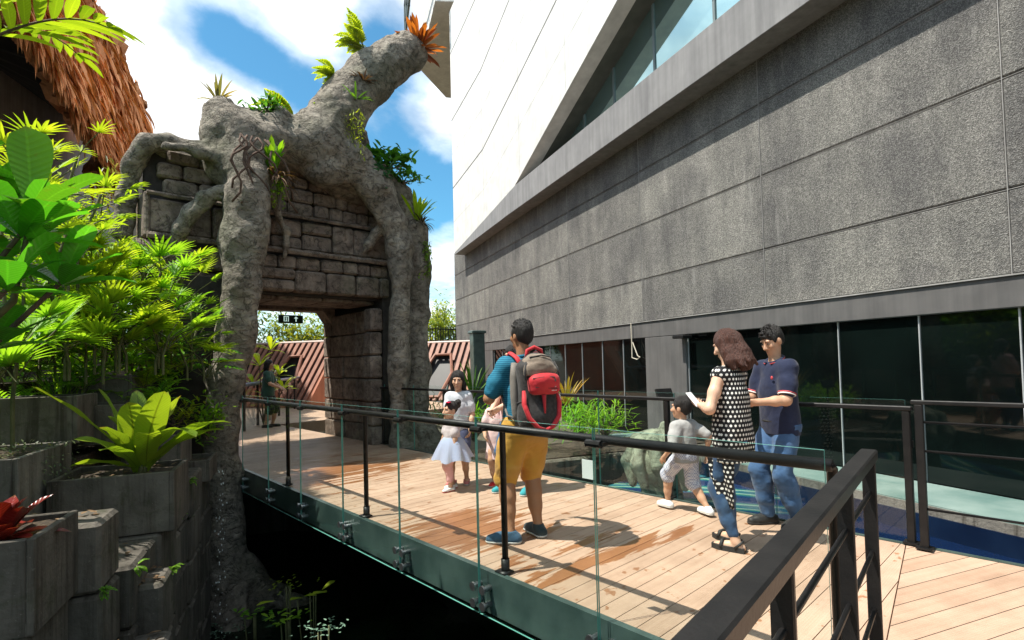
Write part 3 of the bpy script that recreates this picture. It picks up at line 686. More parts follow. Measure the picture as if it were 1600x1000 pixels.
# left roots over the wall
pa([(2.35,8.45,4.6),(2.0,8.55,4.62),(1.62,8.65,4.68),(1.36,8.75,4.60),(1.22,8.95,4.3),(1.16,9.1,3.9),(1.14,9.2,3.4)], [.20,.115,.11,.115,.115,.11,.11], .08); pa([(2.2,8.98,4.58),(1.6,8.98,4.58)], [.2,.13])
pa([(2.3,8.3,4.45),(1.9,8.42,4.53),(1.55,8.5,4.52)], [.2,.1,.06], .08)
# small gripping roots
pa([(2.2,8.28,4.0),(2.02,8.42,3.85),(1.84,8.52,3.66),(1.72,8.6,3.42),(1.66,8.66,3.25)], [.13,.10,.085,.075,.05], .06)
pa([(2.78,8.3,4.2),(2.98,8.48,4.02),(3.06,8.56,3.78),(3.18,8.58,3.62),(3.2,8.6,3.4),(3.17,8.63,3.2)], [.12,.07,.065,.06,.055,.04], .06)
pa([(4.86,8.3,3.88),(4.72,8.48,3.76),(4.60,8.56,3.58),(4.5,8.62,3.4)], [.12,.085,.07,.04], .06)
S.rough(.06, 2.2, 3, (1,1,.7)); S.rough(.022, 6.5, 5, (1,1,.9)); S.rough(.009, 15, 9, (.8,.8,1.5))
S.mesh('root_trunk', M_bark, arch)
# stone wall
rw = random.Random(5)
def blockrow(mb, a0, a1, z0, z1, s=8.7, depth=.35, wmin=.3, wmax=.62):
    a = a0
    while a < a1-.05:
        w = min(rw.uniform(wmin, wmax), a1-a)
        if a1-(a+w) < .16: w = a1-a
        zm = [z0, z1]
        if w > .3 and rw.random() < .22 and z1-z0 > .3: zm = [z0, z0+(z1-z0)*rw.uniform(.42,.58), z1]
        for i in range(len(zm)-1):
            off = rw.uniform(-.025, .025)
            mb.box(Vector(Q(a+w/2, s+depth/2+off, (zm[i]+zm[i+1])/2)), (w-.018, depth, zm[i+1]-zm[i]-.018), Euler((rw.uniform(-.02,.02), rw.uniform(-.012,.012), rw.uniform(-.02,.02))).to_matrix(), .03)
        a += w
mb = MB()
blockrow(mb, 1.36, 5.1, 3.36, 3.86, 8.72); blockrow(mb, 1.55, 5.1, 3.93, 4.17, 8.74, wmin=.22, wmax=.45); blockrow(mb, 1.48, 5.0, 4.17, 4.40, 8.75, wmin=.22, wmax=.45); blockrow(mb, 1.6, 4.9, 4.40, 4.60, 8.77, wmin=.2, wmax=.42); blockrow(mb, 2.6, 4.7, 4.60, 4.79, 8.8, wmin=.25, wmax=.42); blockrow(mb, 2.7, 4.5, 4.79, 4.98, 8.82, wmin=.25, wmax=.42)
blockrow(mb, 2.2, 5.1, 3.03, 3.26, 8.72, wmin=.2, wmax=.45); blockrow(mb, 2.3, 5.1, 2.66, 3.03, 8.68, wmin=.42, wmax=.62)
blockrow(mb, 1.75, 2.4, 2.9, 3.2, 8.75, wmin=.25, wmax=.35); blockrow(mb, 1.8, 2.5, 2.55, 2.88, 8.8)
for z0 in [-.1+.43*k for k in range(6)]:                                   # quoins of the right jamb
    blockrow(mb, 4.72, 4.98, z0, z0+.43, 8.76, .3, .24, .3)
for k in range(6):
    for s0, s1 in ((9.08, 9.6), (9.6, 10.2), (10.2, 10.75), (10.75, 11.1)):
        mb.box(Vector(Q(4.94+rw.uniform(-.02,.02), (s0+s1)/2, -.1+.43*k+.215)), (.12, s1-s0-.015, .415), None, .02)
ob = mb.build('stone_wall', M_stone, arch)
mb = MB(); mb.box(Vector(Q(3.2, 10.0, 3.6)), (3.7, 2.2, 1.94)); mb.box(Vector(Q(5.3, 9.93, 1.1)), (.62, 2.3, 6.4)); mb.box(Vector(Q(1.95, 9.9, .3)), (.9, 2.3, 5.0)); mb.box(Vector(Q(3.5,9.6,4.75)), (2.2,1.2,.5))
mb.build('wall_core', M_mortar, arch)
mb = MB()
for z, h, pr in ((3.895, .06, .08), (3.31, .085, .075)):
    pts = []
    for k in range(26):
        a = 1.34 + k*(5.1-1.34)/25; pts.append(Q(a, 8.70-pr+.04+rw.uniform(-.006,.006), z+rw.uniform(-.006,.006)))
    mb.tube(pts, [h*.55*rw.uniform(.9,1.12) for _ in pts], 6)
mb.box(Vector(Q(1.345, 9.0, 3.6)), (.07, .62, .62), None, .02)
mb.build('ledge', M_stone, arch)
mb = MB()
for k in range(17):
    a = 1.20 + k*.034; mb.tube([Q(a, 8.74+.02*math.sin(k*2), 3.24), Q(a-.006, 8.66, 3.15), Q(a+.004, 8.63, 3.02), Q(a-.004, 8.67, 2.90), Q(a, 8.75, 2.82)], .022, 6)
mb.tube([Q(1.18, 8.8, 3.03), Q(1.78, 8.8, 3.03)], .17, 12)
mb.build('fluted_roll', M_stone, arch)
mb = MB()
for z, p in ((2.73,.0), (2.62,.04), (2.5,.08)): mb.box(Vector(Q(1.95, 9.2+p, z)), (.8-p*2, .8, .10), None, .02)
mb.build('stepped_corbel', M_stone, arch)
mb = MB()
blockrow(mb, 2.4, 4.98, 2.56, 2.66, 9.05, 1.0, .5, .8)
poly = [(2.4,2.66),(2.4,2.57),(4.72,2.57),(4.96,2.22),(4.96,2.66)]
k = len(poly); mb.add([Q(a, s, z) for s in (10.7, 11.1) for a, z in poly], [tuple(range(k)), tuple(range(2*k-1, k-1, -1))] + [(i, (i+1) % k, k+(i+1) % k, k+i) for i in range(k)])
mb.build('lintel', M_stone, arch)
# ================================================================ PLANT KIT
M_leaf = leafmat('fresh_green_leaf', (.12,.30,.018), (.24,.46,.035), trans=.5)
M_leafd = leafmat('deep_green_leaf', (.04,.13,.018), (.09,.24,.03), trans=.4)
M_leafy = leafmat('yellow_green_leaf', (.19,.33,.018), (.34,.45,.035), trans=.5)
M_nest = leafmat('birds_nest_leaf', (.12,.25,.018), (.21,.34,.03), trans=.45, rough=.3, veins=26, ribc=(.22,.16,.12))
M_red = leafmat('red_bromeliad_leaf', (.13,.010,.014), (.30,.026,.028), trans=.15, rough=.3)
M_orange = leafmat('orange_bromeliad_leaf', (.10,.022,.014), (.46,.13,.03), trans=.35)
M_dry = leafmat('dry_brown_frond', (.10,.06,.03), (.20,.13,.07), trans=.2, rough=.8)
M_stem = pm('plant_stem', (.06,.075,.025), (.12,.12,.05), 10, .7)
M_bstem = pm('woody_stem', (.07,.05,.035), (.13,.10,.07), 10, .9, 0, .4, 40)
pr = random.Random(21)
def prof_lance(t): return (math.sin(PI*min(1, t*.92+.08)))**.8
def prof_obov(t): return (t**.75)*((1-t**5)**.5)*1.05 if t < 1 else 0
def prof_strap(t): return min(1, t*5+.25)*(1-max(0, (t-.6)/.4)**2.2)**.6 if t < 1 else 0
def prof_blade(t): return min(1, .35+t*2.2)*(1-t**3)
def prof_nest(t): return (.22+.78*math.sin(PI*min(t*.78+.02, 1))) * (1-t**9)**.5 if t < 1 else 0
def leaf(mb, base, az, el, length, width, droop=.6, prof=prof_lance, n=6, fold=.18, wav=0, roll_=0, half=False):
    p = Vector(base); d0 = Vector((math.cos(az), math.sin(az), 0)); side = Vector((-math.sin(az), math.cos(az), 0)); V = []; st = length/n
    ph = pr.uniform(0, 6)
    for i in range(n+1):
        t = i/n; e = el - droop*t*t
        d = d0*math.cos(e) + Vector((0,0,1))*math.sin(e); up = -d0*math.sin(e) + Vector((0,0,1))*math.cos(e)
        sd_ = side*math.cos(roll_) + up*math.sin(roll_); u2 = up*math.cos(roll_) - side*math.sin(roll_)
        w = width/2*prof(t); wv = wav*w*math.sin(t*17+ph)
        V += [p - sd_*w + u2*(w*fold*2+wv), p.copy(), p + sd_*w + u2*(w*fold*2-wv)]
        p = p + d*st
    F = []; U = []
    for i in range(n):
        a = i*3; F += [(a, a+1, a+4, a+3), (a+1, a+2, a+5, a+4)]
    for i in range(n+1): U += [(-1, i/n, 0), (0, i/n, 0), (1, i/n, 0)]
    mb.add(V, F, U); return p
def fan(mb, ms_, base, az, el, pet, size, k=12, spread=2.6, w=.05, droop=.35, stem_r=.006):
    """palmate leaf: petiole then k blades fanning out"""
    d = Vector((math.cos(az)*math.cos(el), math.sin(az)*math.cos(el), math.sin(el))); b = Vector(base); tip = b + d*pet
    mid = b + d*pet*.5 + Vector((0,0,pet*.06)); ms_.tube([b, mid, tip], stem_r, 4, False)
    tilt = pr.uniform(-.4, .4)
    for i in range(k):
        q = (i/(k-1)-.5)*spread; L = size*(1-.25*abs(q)/(spread/2))*pr.uniform(.92, 1.06)
        sv = Vector((-math.sin(az), math.cos(az), tilt)).normalized(); bd = d*math.cos(q) + sv*math.sin(q); bd.normalize()
        leaf(mb, tip, math.atan2(bd.y, bd.x), math.asin(max(-1, min(1, bd.z))), L, w*pr.uniform(.8, 1.1), droop*pr.uniform(.6, 1.6), prof_blade, 4, .25)
def pinnate(mb, ms_, base, az, el, L, lw, ll, k=16, droop=1.0, ang=1.0, vee=.35, prof=prof_blade, n=4, r=.006, ldroop=.35):
    p = Vector(base); st = L/k; pts = [p.copy()]
    for i in range(k):
        t = i/k; e = el - droop*t*t
        d = Vector((math.cos(az)*math.cos(e), math.sin(az)*math.cos(e), math.sin(e))); p = p + d*st; pts.append(p.copy())
        if t > .1:
            s = ll*math.sin(PI*min(1, .18+t*.8))**.8
            for sg in (-1, 1):
                leaf(mb, p, az+sg*(ang-.45*t), e*.6+vee, s*pr.uniform(.9,1.08), lw, ldroop+vee, prof, n, .2)
    leaf(mb, p, az, e, ll*.7, lw, .3, prof, n)
    ms_.tube(pts, [r*(1-.7*i/len(pts)) for i in range(len(pts))], 5, False)
def plant(name, loc, leaves, stems, ml, label, cat='plant', group=None, ms2=None, rz=0):
    e = empty(name, loc, rz, label, cat, group)
    if leaves is not None and leaves.v: leaves.build('leaves', ml, e, smooth=True, fixn=False)
    if stems is not None and stems.v: stems.build('stems', ms2 or M_stem, e, smooth=True, fixn=False)
    return e
def fan_palm(loc, h, nf, size, label, group=None, m=None, k=12, w=.045, spread=2.7, pet=.45, canes=4, seed=0, lean=.15):
    pr.seed(seed); a, b = MB(), MB()
    for c in range(canes):
        hh = h*pr.uniform(.65, 1.05); az0 = pr.uniform(0, 6.28); x, y = pr.uniform(-.16,.16), pr.uniform(-.16,.16)
        top = Vector((x+math.cos(az0)*lean*hh, y+math.sin(az0)*lean*hh, hh)); b.tube([Vector((x,y,0)), Vector((x,y,hh*.5)), top], .014, 5, False)
        for i in range(nf):
            t = i/nf; fan(a, b, top - Vector((0,0,hh*.45*t)), az0 + i*2.4 + pr.uniform(-.3,.3), pr.uniform(.15, 1.05), pet*pr.uniform(.7,1.2), size*pr.uniform(.8,1.15), k, spread, w)
    return plant('fan_palm', loc, a, b, m or M_leaf, label, 'palm', group)
def clump(name, loc, n, L, w, label, m, group=None, el=(.6,1.4), droop=(.5,1.4), prof=prof_strap, seed=0, cat='plant', nseg=6, r=.05, wav=0, fold=.18):
    pr.seed(seed); a = MB()
    for i in range(n):
        az = i*2.399 + pr.uniform(-.3,.3); q = pr.uniform(*el); rr = r*pr.random()
        leaf(a, (math.cos(az)*rr, math.sin(az)*rr, 0), az, q, L*pr.uniform(.7,1.1), w*pr.uniform(.8,1.15), pr.uniform(*droop), prof, nseg, fold, wav)
    return plant(name, loc, a, None, m, label, cat, group)
def fern(loc, n, L, label, m, group=None, seed=0, el=(.3,1.2), lw=.035, ll=.14, az=None, k=16, droop=(.7,1.5), name='fern'):
    pr.seed(seed); a, b = MB(), MB()
    for i in range(n):
        z = (i*2.399+pr.uniform(-.3,.3)) if az is None else pr.uniform(*az)
        pinnate(a, b, (0,0,0), z, pr.uniform(*el), L*pr.uniform(.75,1.1), lw, ll*pr.uniform(.85,1.1), k, pr.uniform(*droop), 1.35, .1, prof_lance, 3, .004)
    return plant(name, loc, a, b, m, label, 'fern', group)
def rosettes(name, loc, tips, L, w, label, m, nl=9, prof=prof_obov, seed=0, cat='plant', group=None, el=(.1,1.1), droop=.5, stem=.02, fold=.1, base=(0,0,0), nseg=8):
    """woody stems that end in whorls of leaves"""
    pr.seed(seed); a, b = MB(), MB()
    for t in tips:
        t = Vector(t); b.tube([Vector(base), Vector(base).lerp(t, .55)+Vector((0,0,-.05)), t], [stem, stem*.8, stem*.5], 6, False)
        for i in range(nl):
            az = i*2.399 + pr.uniform(-.25,.25); leaf(a, t - Vector((0,0,.03*i/nl)), az, el[0]+(el[1]-el[0])*(1-i/nl)+pr.uniform(-.12,.12), L*pr.uniform(.75,1.1), w*pr.uniform(.85,1.1), droop*pr.uniform(.6,1.5), prof, nseg, fold)
    return plant(name, loc, a, b, m, label, cat, group, M_bstem)
def shrub(name, loc, R, n, L, w, label, m, seed=0, cat='shrub', group=None, prof=prof_lance, trunk_h=0, clumps=9):
    pr.seed(seed); a, b = MB(), MB(); C = Vector((0,0,R[2]*.9+trunk_h)); cl = []
    for c in range(clumps):
        v = Vector((pr.gauss(0,1), pr.gauss(0,1), pr.gauss(0,.8))).normalized()*pr.uniform(.35,.95); q = C + Vector((v.x*R[0], v.y*R[1], v.z*R[2])); cl.append(q)
        b.tube([Vector((0,0,0)), Vector((q.x*.3, q.y*.3, trunk_h+ (q.z-trunk_h)*.45)), q], [.02+.02*(trunk_h>0), .012, .004], 4, False)
    for i in range(n):
        q = pr.choice(cl); v = Vector((pr.gauss(0,.30)*R[0], pr.gauss(0,.30)*R[1], pr.gauss(0,.28)*R[2]))
        leaf(a, q+v, pr.uniform(0,6.28), pr.uniform(-.3,1.1), L*pr.uniform(.6,1.2), w*pr.uniform(.7,1.2), pr.uniform(.2,.9), prof, 3, .2)
    return plant(name, loc, a, b, m, label, cat, group, M_bstem)
def monstera(loc, n, size, label, m, seed=0, group=None):
    pr.seed(seed); a, b = MB(), MB()
    for i in range(n):
        az = i*2.399+pr.uniform(-.3,.3); el = pr.uniform(.5,1.2); pet = size*pr.uniform(1.0,2.0); d = Vector((math.cos(az)*math.cos(el), math.sin(az)*math.cos(el), math.sin(el))); t = d*pet
        b.tube([Vector((0,0,0)), d*pet*.5, t], .006, 4, False)
        leaf(a, t, az, -.2, size, size*.35, .5, prof_lance, 5, .1)
        for k in range(5):
            for sg in (-1, 1):
                bp = t + Vector((math.cos(az), math.sin(az), -.25-.1*k/5))*size*(.05+.16*k); leaf(a, bp, az+sg*(1.25-.12*k), -.1, size*(.62-.07*k), size*.15, .7, prof_strap, 4, .12)
    return plant('monstera', loc, a, b, m, label, 'plant', group)
# ================================================================ PLANTERS AND RETAINING WALL
def planter(n1, u0, dn, du, ztop, h, label, m=None, group='cast concrete planter boxes stepping down the bank', t=.035):
    """open concrete box; n1 = its pond side, u0 = its near side"""
    e = empty('planter_box', NU(n1-dn/2, u0+du/2, ztop-h), RZ_NU, label, 'planter', group); mb = MB(); x, y = dn/2, du/2
    mb.box((0, 0, .03), (dn-.004, du-.004, .06))
    mb.box((-x+t/2, 0, h/2), (t, du, h), None, .006); mb.box((x-t/2, 0, h/2), (t, du, h), None, .006)
    mb.box((0, -y+t/2, h/2-.001), (dn-2*t, t, h-.002), None, .004); mb.box((0, y-t/2, h/2-.001), (dn-2*t, t, h-.002), None, .004)
    mb.build('box', m or M_conc_dark, e)
    mb = MB(); pr.seed(int(u0*100)); nx, ny = 9, 7
    V = [(-x+t+(dn-2*t)*i/nx, -y+t+(du-2*t)*j/ny, h-.05+pr.uniform(-.015,.02)) for j in range(ny+1) for i in range(nx+1)]
    mb.add(V, [(j*(nx+1)+i, j*(nx+1)+i+1, (j+1)*(nx+1)+i+1, (j+1)*(nx+1)+i) for j in range(ny) for i in range(nx)]); mb.build('soil', M_soil, e, smooth=True)
    return e
PL1 = planter(-.885, 4.90, .80, .62, .655, .46, 'dark concrete planter box holding the bird\'s nest fern')
PL2 = planter(-1.165, 3.27, .85, .56, .655, .46, 'nearest dark concrete planter box holding the red bromeliad')
PL3 = planter(-1.72, 4.58, .75, .92, .88, .50, 'pale concrete planter box filled with creeping succulents', M_conc_mid)
PL4 = planter(-1.70, 5.56, 1.4, .5, 1.25, .40, 'long dark concrete planter box holding a grass clump', )
PL5 = planter(-1.28, 5.95, .75, .5, 1.14, .36, 'dark concrete planter box of small ferns behind the bird\'s nest fern')
PL6 = planter(-1.60, 6.75, .7, .5, 1.40, .40, 'brownish concrete planter box low among the ferns', M_conc_mid)
PL7 = planter(-.90, 6.9, .45, .6, .42, .24, 'slim dark planter box beside the trunk foot')
PL8 = planter(-1.06, 6.2, .5, .6, .80, .34, 'dark planter box tucked under the leafy shrub')
PL9 = planter(-2.55, 6.3, .62, .5, 1.98, .56, 'tall grey concrete block planter high on the bank', M_conc_mid)
# masonry retaining wall in stepped columns
rwall = empty('retaining_wall', NU(-1.2, 2, -1.9), RZ_NU, 'stepped dark block retaining wall between the planters and the pond', 'retaining wall')
mb = MB(); rr = random.Random(3)
def wcol(n1, u0, u1, ztop, dn=.6, course=.42):
    z = ztop; k = 0
    while z > -1.95:
        z0 = max(z-course, -2.0); us = [u0, u1] if (u1-u0) < .62 else [u0, u0+(u1-u0)*(.36 if k % 2 else .62), u1]
        for i in range(len(us)-1):
            nn = n1 + rr.uniform(-.012,.012); mb.box(Vector((nn-dn/2+1.2, (us[i]+us[i+1])/2-2, (z+z0)/2+1.9)), (dn, us[i+1]-us[i]-.012, z-z0-.012), Euler((rr.uniform(-.006,.006), 0, rr.uniform(-.012,.012))).to_matrix(), .022)
        z = z0; k += 1
wcol(-1.27, 1.5, 2.6, .02); wcol(-1.22, 2.61, 3.26, .06); wcol(-1.2, 3.27, 3.8, .19); wcol(-1.07, 3.82, 4.22, .57); wcol(-1.0, 4.23, 4.88, .17)
wcol(-.97, 4.89, 5.5, .19); wcol(-.99, 5.52, 6.2, .40); wcol(-.98, 6.21, 6.9, .36); wcol(-1.0, 6.91, 7.75, .17)
wcol(-.80, 3.95, 4.35, -.32, .3); wcol(-.86, 4.36, 4.75, -.02, .3); wcol(-.98, 3.3, 3.93, -.55, .3)
mb.build('blocks', M_conc_dark, rwall)
mb = MB()
for n0, n1_, u0, u1, zt in ((-9, -1.45, 1.4, 4.55, .10), (-9, -2.0, 1.4, 4.55, .5), (-9, -1.3, 4.5, 7.7, .15), (-9, -2.4, 4.5, 9.5, .75), (-9, -1.75, 5.6, 7.7, .7), (-9, -2.6, 5.5, 12, 1.35), (-9, -3.8, 5.0, 20, 1.9), (-12, -5, 2.0, 26, 2.6)):
    mb.box(NU((n0+n1_)/2, (u0+u1)/2, (zt-2.2)/2), (n1_-n0, u1-u0, zt+2.2), MNU)
ms('planted_bank', mb, M_soil)
# ================================================================ PLANTS OF THE BANK
# bird's nest fern on its planter
pr.seed(2); a = MB()
def nl(px_az, el, L, w, dr, roll_=0): leaf(a, (pr.uniform(-.03,.03), pr.uniform(-.03,.03), 0), px_az, el+.08, L*1.22, w*1.15, dr*.9, prof_nest, 16, .10, .13, roll_)
rg = 0.0; lf = PI
nl(lf+.15, .72, .92, .13, .35, .5); nl(lf-.2, 1.05, .66, .11, .35, .5); nl(1.2, 1.2, .56, .17, .2, .1); nl(.5, 1.15, .55, .17, .3, -.3); nl(-.5, 1.1, .62, .19, .4, -.2); nl(.1, .78, .66, .14, 1.3, -.2); nl(-.25, .95, .60, .16, 2.1, -.1)
nl(-1.2, 1.25, .52, .18, .5, .2); nl(2.3, 1.2, .6, .14, .5, .2); nl(-2.0, 1.1, .42, .13, .9, .2); nl(.25, .62, .60, .12, .9, -.3); nl(-.9, .9, .5, .15, 1.2, 0); nl(lf+.5, .35, .42, .10, .9, .4); nl(.8, 1.3, .5, .10, .3, .2); nl(1.7, 1.0, .5, .11, .6, -.2); nl(-.05, 1.25, .44, .11, .5, .3); nl(-1.5, .7, .46, .11, 1.1, .1); nl(2.8, .95, .52, .10, .8, .3); nl(-2.6, .8, .45, .11, 1.0, -.2); nl(-1.7, 1.45, .46, .15, .1, 0)
b = MB()
for k in range(6): b.tube([(pr.uniform(-.05,.05), pr.uniform(-.05,.05), -.05), (pr.uniform(-.03,.03), pr.uniform(-.03,.03), .16)], .018, 5)
plant('birds_nest_fern', NU(-1.17, 5.2, .62), a, b, M_nest, 'large bright green bird\'s nest fern with wavy strap leaves in a dark planter', 'fern')
# red bromeliad
clump('red_bromeliad', NU(-1.40, 3.50, .60), 30, .27, .085, 'red rosette bromeliad in the nearest dark planter box', M_red, None, (.15,1.2), (.2,.9), prof_strap, 4, 'bromeliad', 6, .03)
# creeping succulents
pr.seed(8); a = MB()
for k in range(420):
    x, y = pr.uniform(-.36,.36), pr.uniform(-.45,.45); leaf(a, (x, y, pr.uniform(0,.05)), pr.uniform(0,6.28), pr.uniform(-.2,1), pr.uniform(.025,.05), .025, .5, prof_obov, 2, .1)
for k in range(90):
    t = pr.uniform(-.45,.45); leaf(a, (.37+pr.uniform(0,.015), t*.6+.1, -.02-abs(pr.gauss(0,.12))), pr.uniform(-1,1), pr.uniform(-1.2,.2), pr.uniform(.02,.045), .022, .5, prof_obov, 2, .1)
plant('creeping_succulent', NU(-2.095, 5.04, .85), a, None, leafmat('grey_green_succulent', (.05,.09,.035), (.15,.17,.08), trans=.15), 'mat of small creeping succulents spilling over a pale planter box')
clump('red_flower', NU(-1.93, 4.72, .885), 14, .05, .03, 'small bright red flower among the creeping succulents', leafmat('scarlet_petal', (.55,.015,.012), (.65,.03,.02), trans=.3), None, (.1,1.2), (.1,.4), prof_obov, 3, 'flower', 3, .015)
# large-leaved tree at the left edge
X = lambda px, py, Y: Vector(((px-800)/833*Y + .0, Y, CH + (564-py+.0245*(800-px)*1.0)/833*Y))
b0 = Vector((-3.75, 2.5, .5))
tips = [X(30,365,2.6), X(-30,330,2.75), X(95,440,2.75), X(10,450,2.45), X(70,360,2.95), X(-40,430,2.7), X(-80, 250, 2.6), X(-10,540,2.75)]
rosettes('broad_leaved_tree', b0, [t-b0 for t in tips], .34, .19, 'small tree with very large glossy oval leaves at the left edge', leafmat('large_glossy_leaf', (.06,.22,.014), (.11,.33,.025), rough=.28, trans=.5, spec=.6), 10, prof_obov, 6, 'tree', None, (-.15,1.15), .45, .022, .08)
pr.seed(3); a = MB(); a_b = X(48,330,2.62)
leaf(a, a_b, -1.45, 1.5, .42, .29, .10, prof_obov, 12, .07); leaf(a, a_b, .2, .7, .38, .17, .5, prof_obov, 10, .06); leaf(a, a_b, -.4, .35, .36, .16, .5, prof_obov, 10, .06); leaf(a, a_b, 2.9, .6, .36, .18, .5, prof_obov, 10, .06); leaf(a, a_b, -1.0, .1, .34, .17, .6, prof_obov, 10, .06)
b = MB(); b.tube([b0, X(20,470,2.65), a_b], [.022,.016,.009], 6, False)
plant('broad_leaved_sapling', (0,0,0), a, b, bpy.data.materials['large_glossy_leaf'], 'sapling shoot with one huge upright oval leaf lit from behind', 'tree')
# areca palm whose frond hangs in at the upper left
pr.seed(9); a, b = MB(), MB(); pc = X(-70, 75, 3.0); pb = Vector((pc.x-.15, pc.y, .5))
b.tube([Vector((0,0,0)), (pc-pb)*.5+Vector((.05,0,0)), pc-pb], [.05,.045,.035], 8, False)
pinnate(a, b, pc-pb, -.02, .42, .92, .060, .36, 11, 1.0, 1.0, .05, prof_lance, 7, .010, .5)
for az, el in ((1.5,.9),(2.6,.7),(-2.4,.8),(3.6,1.0),(-1.9,1.2),(.7,1.25),(-.9, 1.35)): pinnate(a, b, pc-pb, az, el, .95, .055, .34, 11, 1.3, 1.0, .1, prof_lance, 5, .010, .5)
plant('areca_palm', pb, a, b, leafmat('areca_leaf', (.10,.22,.012), (.20,.33,.02), trans=.55, rough=.3), 'areca palm whose yellow green frond hangs in at the top left', 'palm', None, M_bstem)
# fan palms of the bank
G = 'fan palms growing on the planted bank'
FP = [  # px, py of crown centre, depth Y, height, fans, size, blades, width, material, label
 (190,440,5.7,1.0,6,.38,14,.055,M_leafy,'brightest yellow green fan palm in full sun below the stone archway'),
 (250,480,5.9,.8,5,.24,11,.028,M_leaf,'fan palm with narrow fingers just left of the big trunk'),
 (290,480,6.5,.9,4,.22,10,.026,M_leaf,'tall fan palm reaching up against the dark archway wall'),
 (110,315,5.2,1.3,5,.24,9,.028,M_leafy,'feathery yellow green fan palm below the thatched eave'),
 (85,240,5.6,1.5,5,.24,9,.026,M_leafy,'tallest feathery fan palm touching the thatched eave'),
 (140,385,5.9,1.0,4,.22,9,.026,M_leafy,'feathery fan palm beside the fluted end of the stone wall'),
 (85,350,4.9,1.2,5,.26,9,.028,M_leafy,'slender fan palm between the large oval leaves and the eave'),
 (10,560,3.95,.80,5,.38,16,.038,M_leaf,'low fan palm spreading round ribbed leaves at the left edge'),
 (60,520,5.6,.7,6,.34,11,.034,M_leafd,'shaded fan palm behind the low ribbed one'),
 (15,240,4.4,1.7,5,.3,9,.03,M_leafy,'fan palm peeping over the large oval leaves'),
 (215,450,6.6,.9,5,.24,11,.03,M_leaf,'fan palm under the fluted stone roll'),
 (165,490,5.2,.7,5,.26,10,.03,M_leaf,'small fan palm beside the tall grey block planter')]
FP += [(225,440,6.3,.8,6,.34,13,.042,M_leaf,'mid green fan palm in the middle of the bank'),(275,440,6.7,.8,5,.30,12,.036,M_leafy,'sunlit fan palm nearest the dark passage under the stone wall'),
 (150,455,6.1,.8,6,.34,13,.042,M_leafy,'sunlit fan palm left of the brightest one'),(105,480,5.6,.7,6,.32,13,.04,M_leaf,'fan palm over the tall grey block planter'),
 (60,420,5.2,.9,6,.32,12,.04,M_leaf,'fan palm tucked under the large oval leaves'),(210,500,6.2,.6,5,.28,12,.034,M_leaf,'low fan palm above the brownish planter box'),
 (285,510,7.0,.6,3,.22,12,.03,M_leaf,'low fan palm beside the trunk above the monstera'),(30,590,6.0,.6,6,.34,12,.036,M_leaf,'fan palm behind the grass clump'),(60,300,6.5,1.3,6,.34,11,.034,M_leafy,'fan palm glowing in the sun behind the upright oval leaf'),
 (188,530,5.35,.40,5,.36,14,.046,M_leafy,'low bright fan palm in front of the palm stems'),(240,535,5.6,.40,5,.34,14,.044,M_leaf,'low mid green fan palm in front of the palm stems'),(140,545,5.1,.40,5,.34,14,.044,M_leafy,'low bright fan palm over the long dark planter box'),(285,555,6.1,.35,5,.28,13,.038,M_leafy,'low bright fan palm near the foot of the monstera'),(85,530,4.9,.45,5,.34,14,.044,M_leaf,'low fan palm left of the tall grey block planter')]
for i, (px, py, Y, h, nf, sz, k, w, m, lab) in enumerate(FP):
    c = X(px, py, Y); fan_palm((c.x, c.y, c.z-h*.85), h, nf, sz, lab, G, m, k, w, 2.7, .34, 3 if i < 12 else 2, 40+i)
pr.seed(77)
c = X(95, 600, 5.4); clump('grass_clump', (c.x, c.y, 1.2), 90, .34, .012, 'clump of thin green grass in the long dark planter box', M_leaf, None, (.7,1.5), (.2,1.2), prof_blade, 12, 'grass', 4, .22)
G = 'ferns and small plants filling the bank planters'
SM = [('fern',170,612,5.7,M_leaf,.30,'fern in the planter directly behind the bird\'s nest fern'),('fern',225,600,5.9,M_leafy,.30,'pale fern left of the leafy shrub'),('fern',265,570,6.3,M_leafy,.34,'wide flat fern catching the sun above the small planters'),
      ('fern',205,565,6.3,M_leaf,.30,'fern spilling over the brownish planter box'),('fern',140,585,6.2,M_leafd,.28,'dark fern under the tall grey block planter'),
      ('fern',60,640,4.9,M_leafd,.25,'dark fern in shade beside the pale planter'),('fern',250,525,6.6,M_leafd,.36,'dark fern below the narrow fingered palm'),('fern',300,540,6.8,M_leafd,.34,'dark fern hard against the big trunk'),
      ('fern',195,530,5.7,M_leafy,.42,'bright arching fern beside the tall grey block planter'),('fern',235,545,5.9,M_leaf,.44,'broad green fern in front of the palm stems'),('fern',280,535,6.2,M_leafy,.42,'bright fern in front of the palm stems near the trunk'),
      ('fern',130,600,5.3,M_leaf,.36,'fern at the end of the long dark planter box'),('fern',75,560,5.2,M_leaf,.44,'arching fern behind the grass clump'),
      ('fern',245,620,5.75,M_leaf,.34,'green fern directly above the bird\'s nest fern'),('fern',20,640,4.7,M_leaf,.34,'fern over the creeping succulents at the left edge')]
for i, (kd, px, py, Y, m, L_, lab) in enumerate(SM):
    c = X(px, py, Y); fern((c.x, c.y, c.z-.06), 13, L_*1.15, lab, m, G, 60+i, ll=.085, lw=.024, k=13)
c = X(322, 560, 6.9); monstera((c.x, c.y, c.z-.25), 7, .24, 'monstera with deeply cut leaves beside the trunk', M_leafd, 5)
c = X(322, 650, 7.0); shrub('leafy_shrub', (c.x, c.y, c.z-.30), (.24,.24,.32), 170, .12, .036, 'leafy shrub with long pointed leaves leaning on the trunk', M_leaf, 6)
c = X(275, 640, 6.6); shrub('leafy_shrub', (c.x, c.y, c.z-.22), (.30,.25,.20), 190, .11, .026, 'low fine leaved shrub behind the bird\'s nest fern', M_leafy, 7)
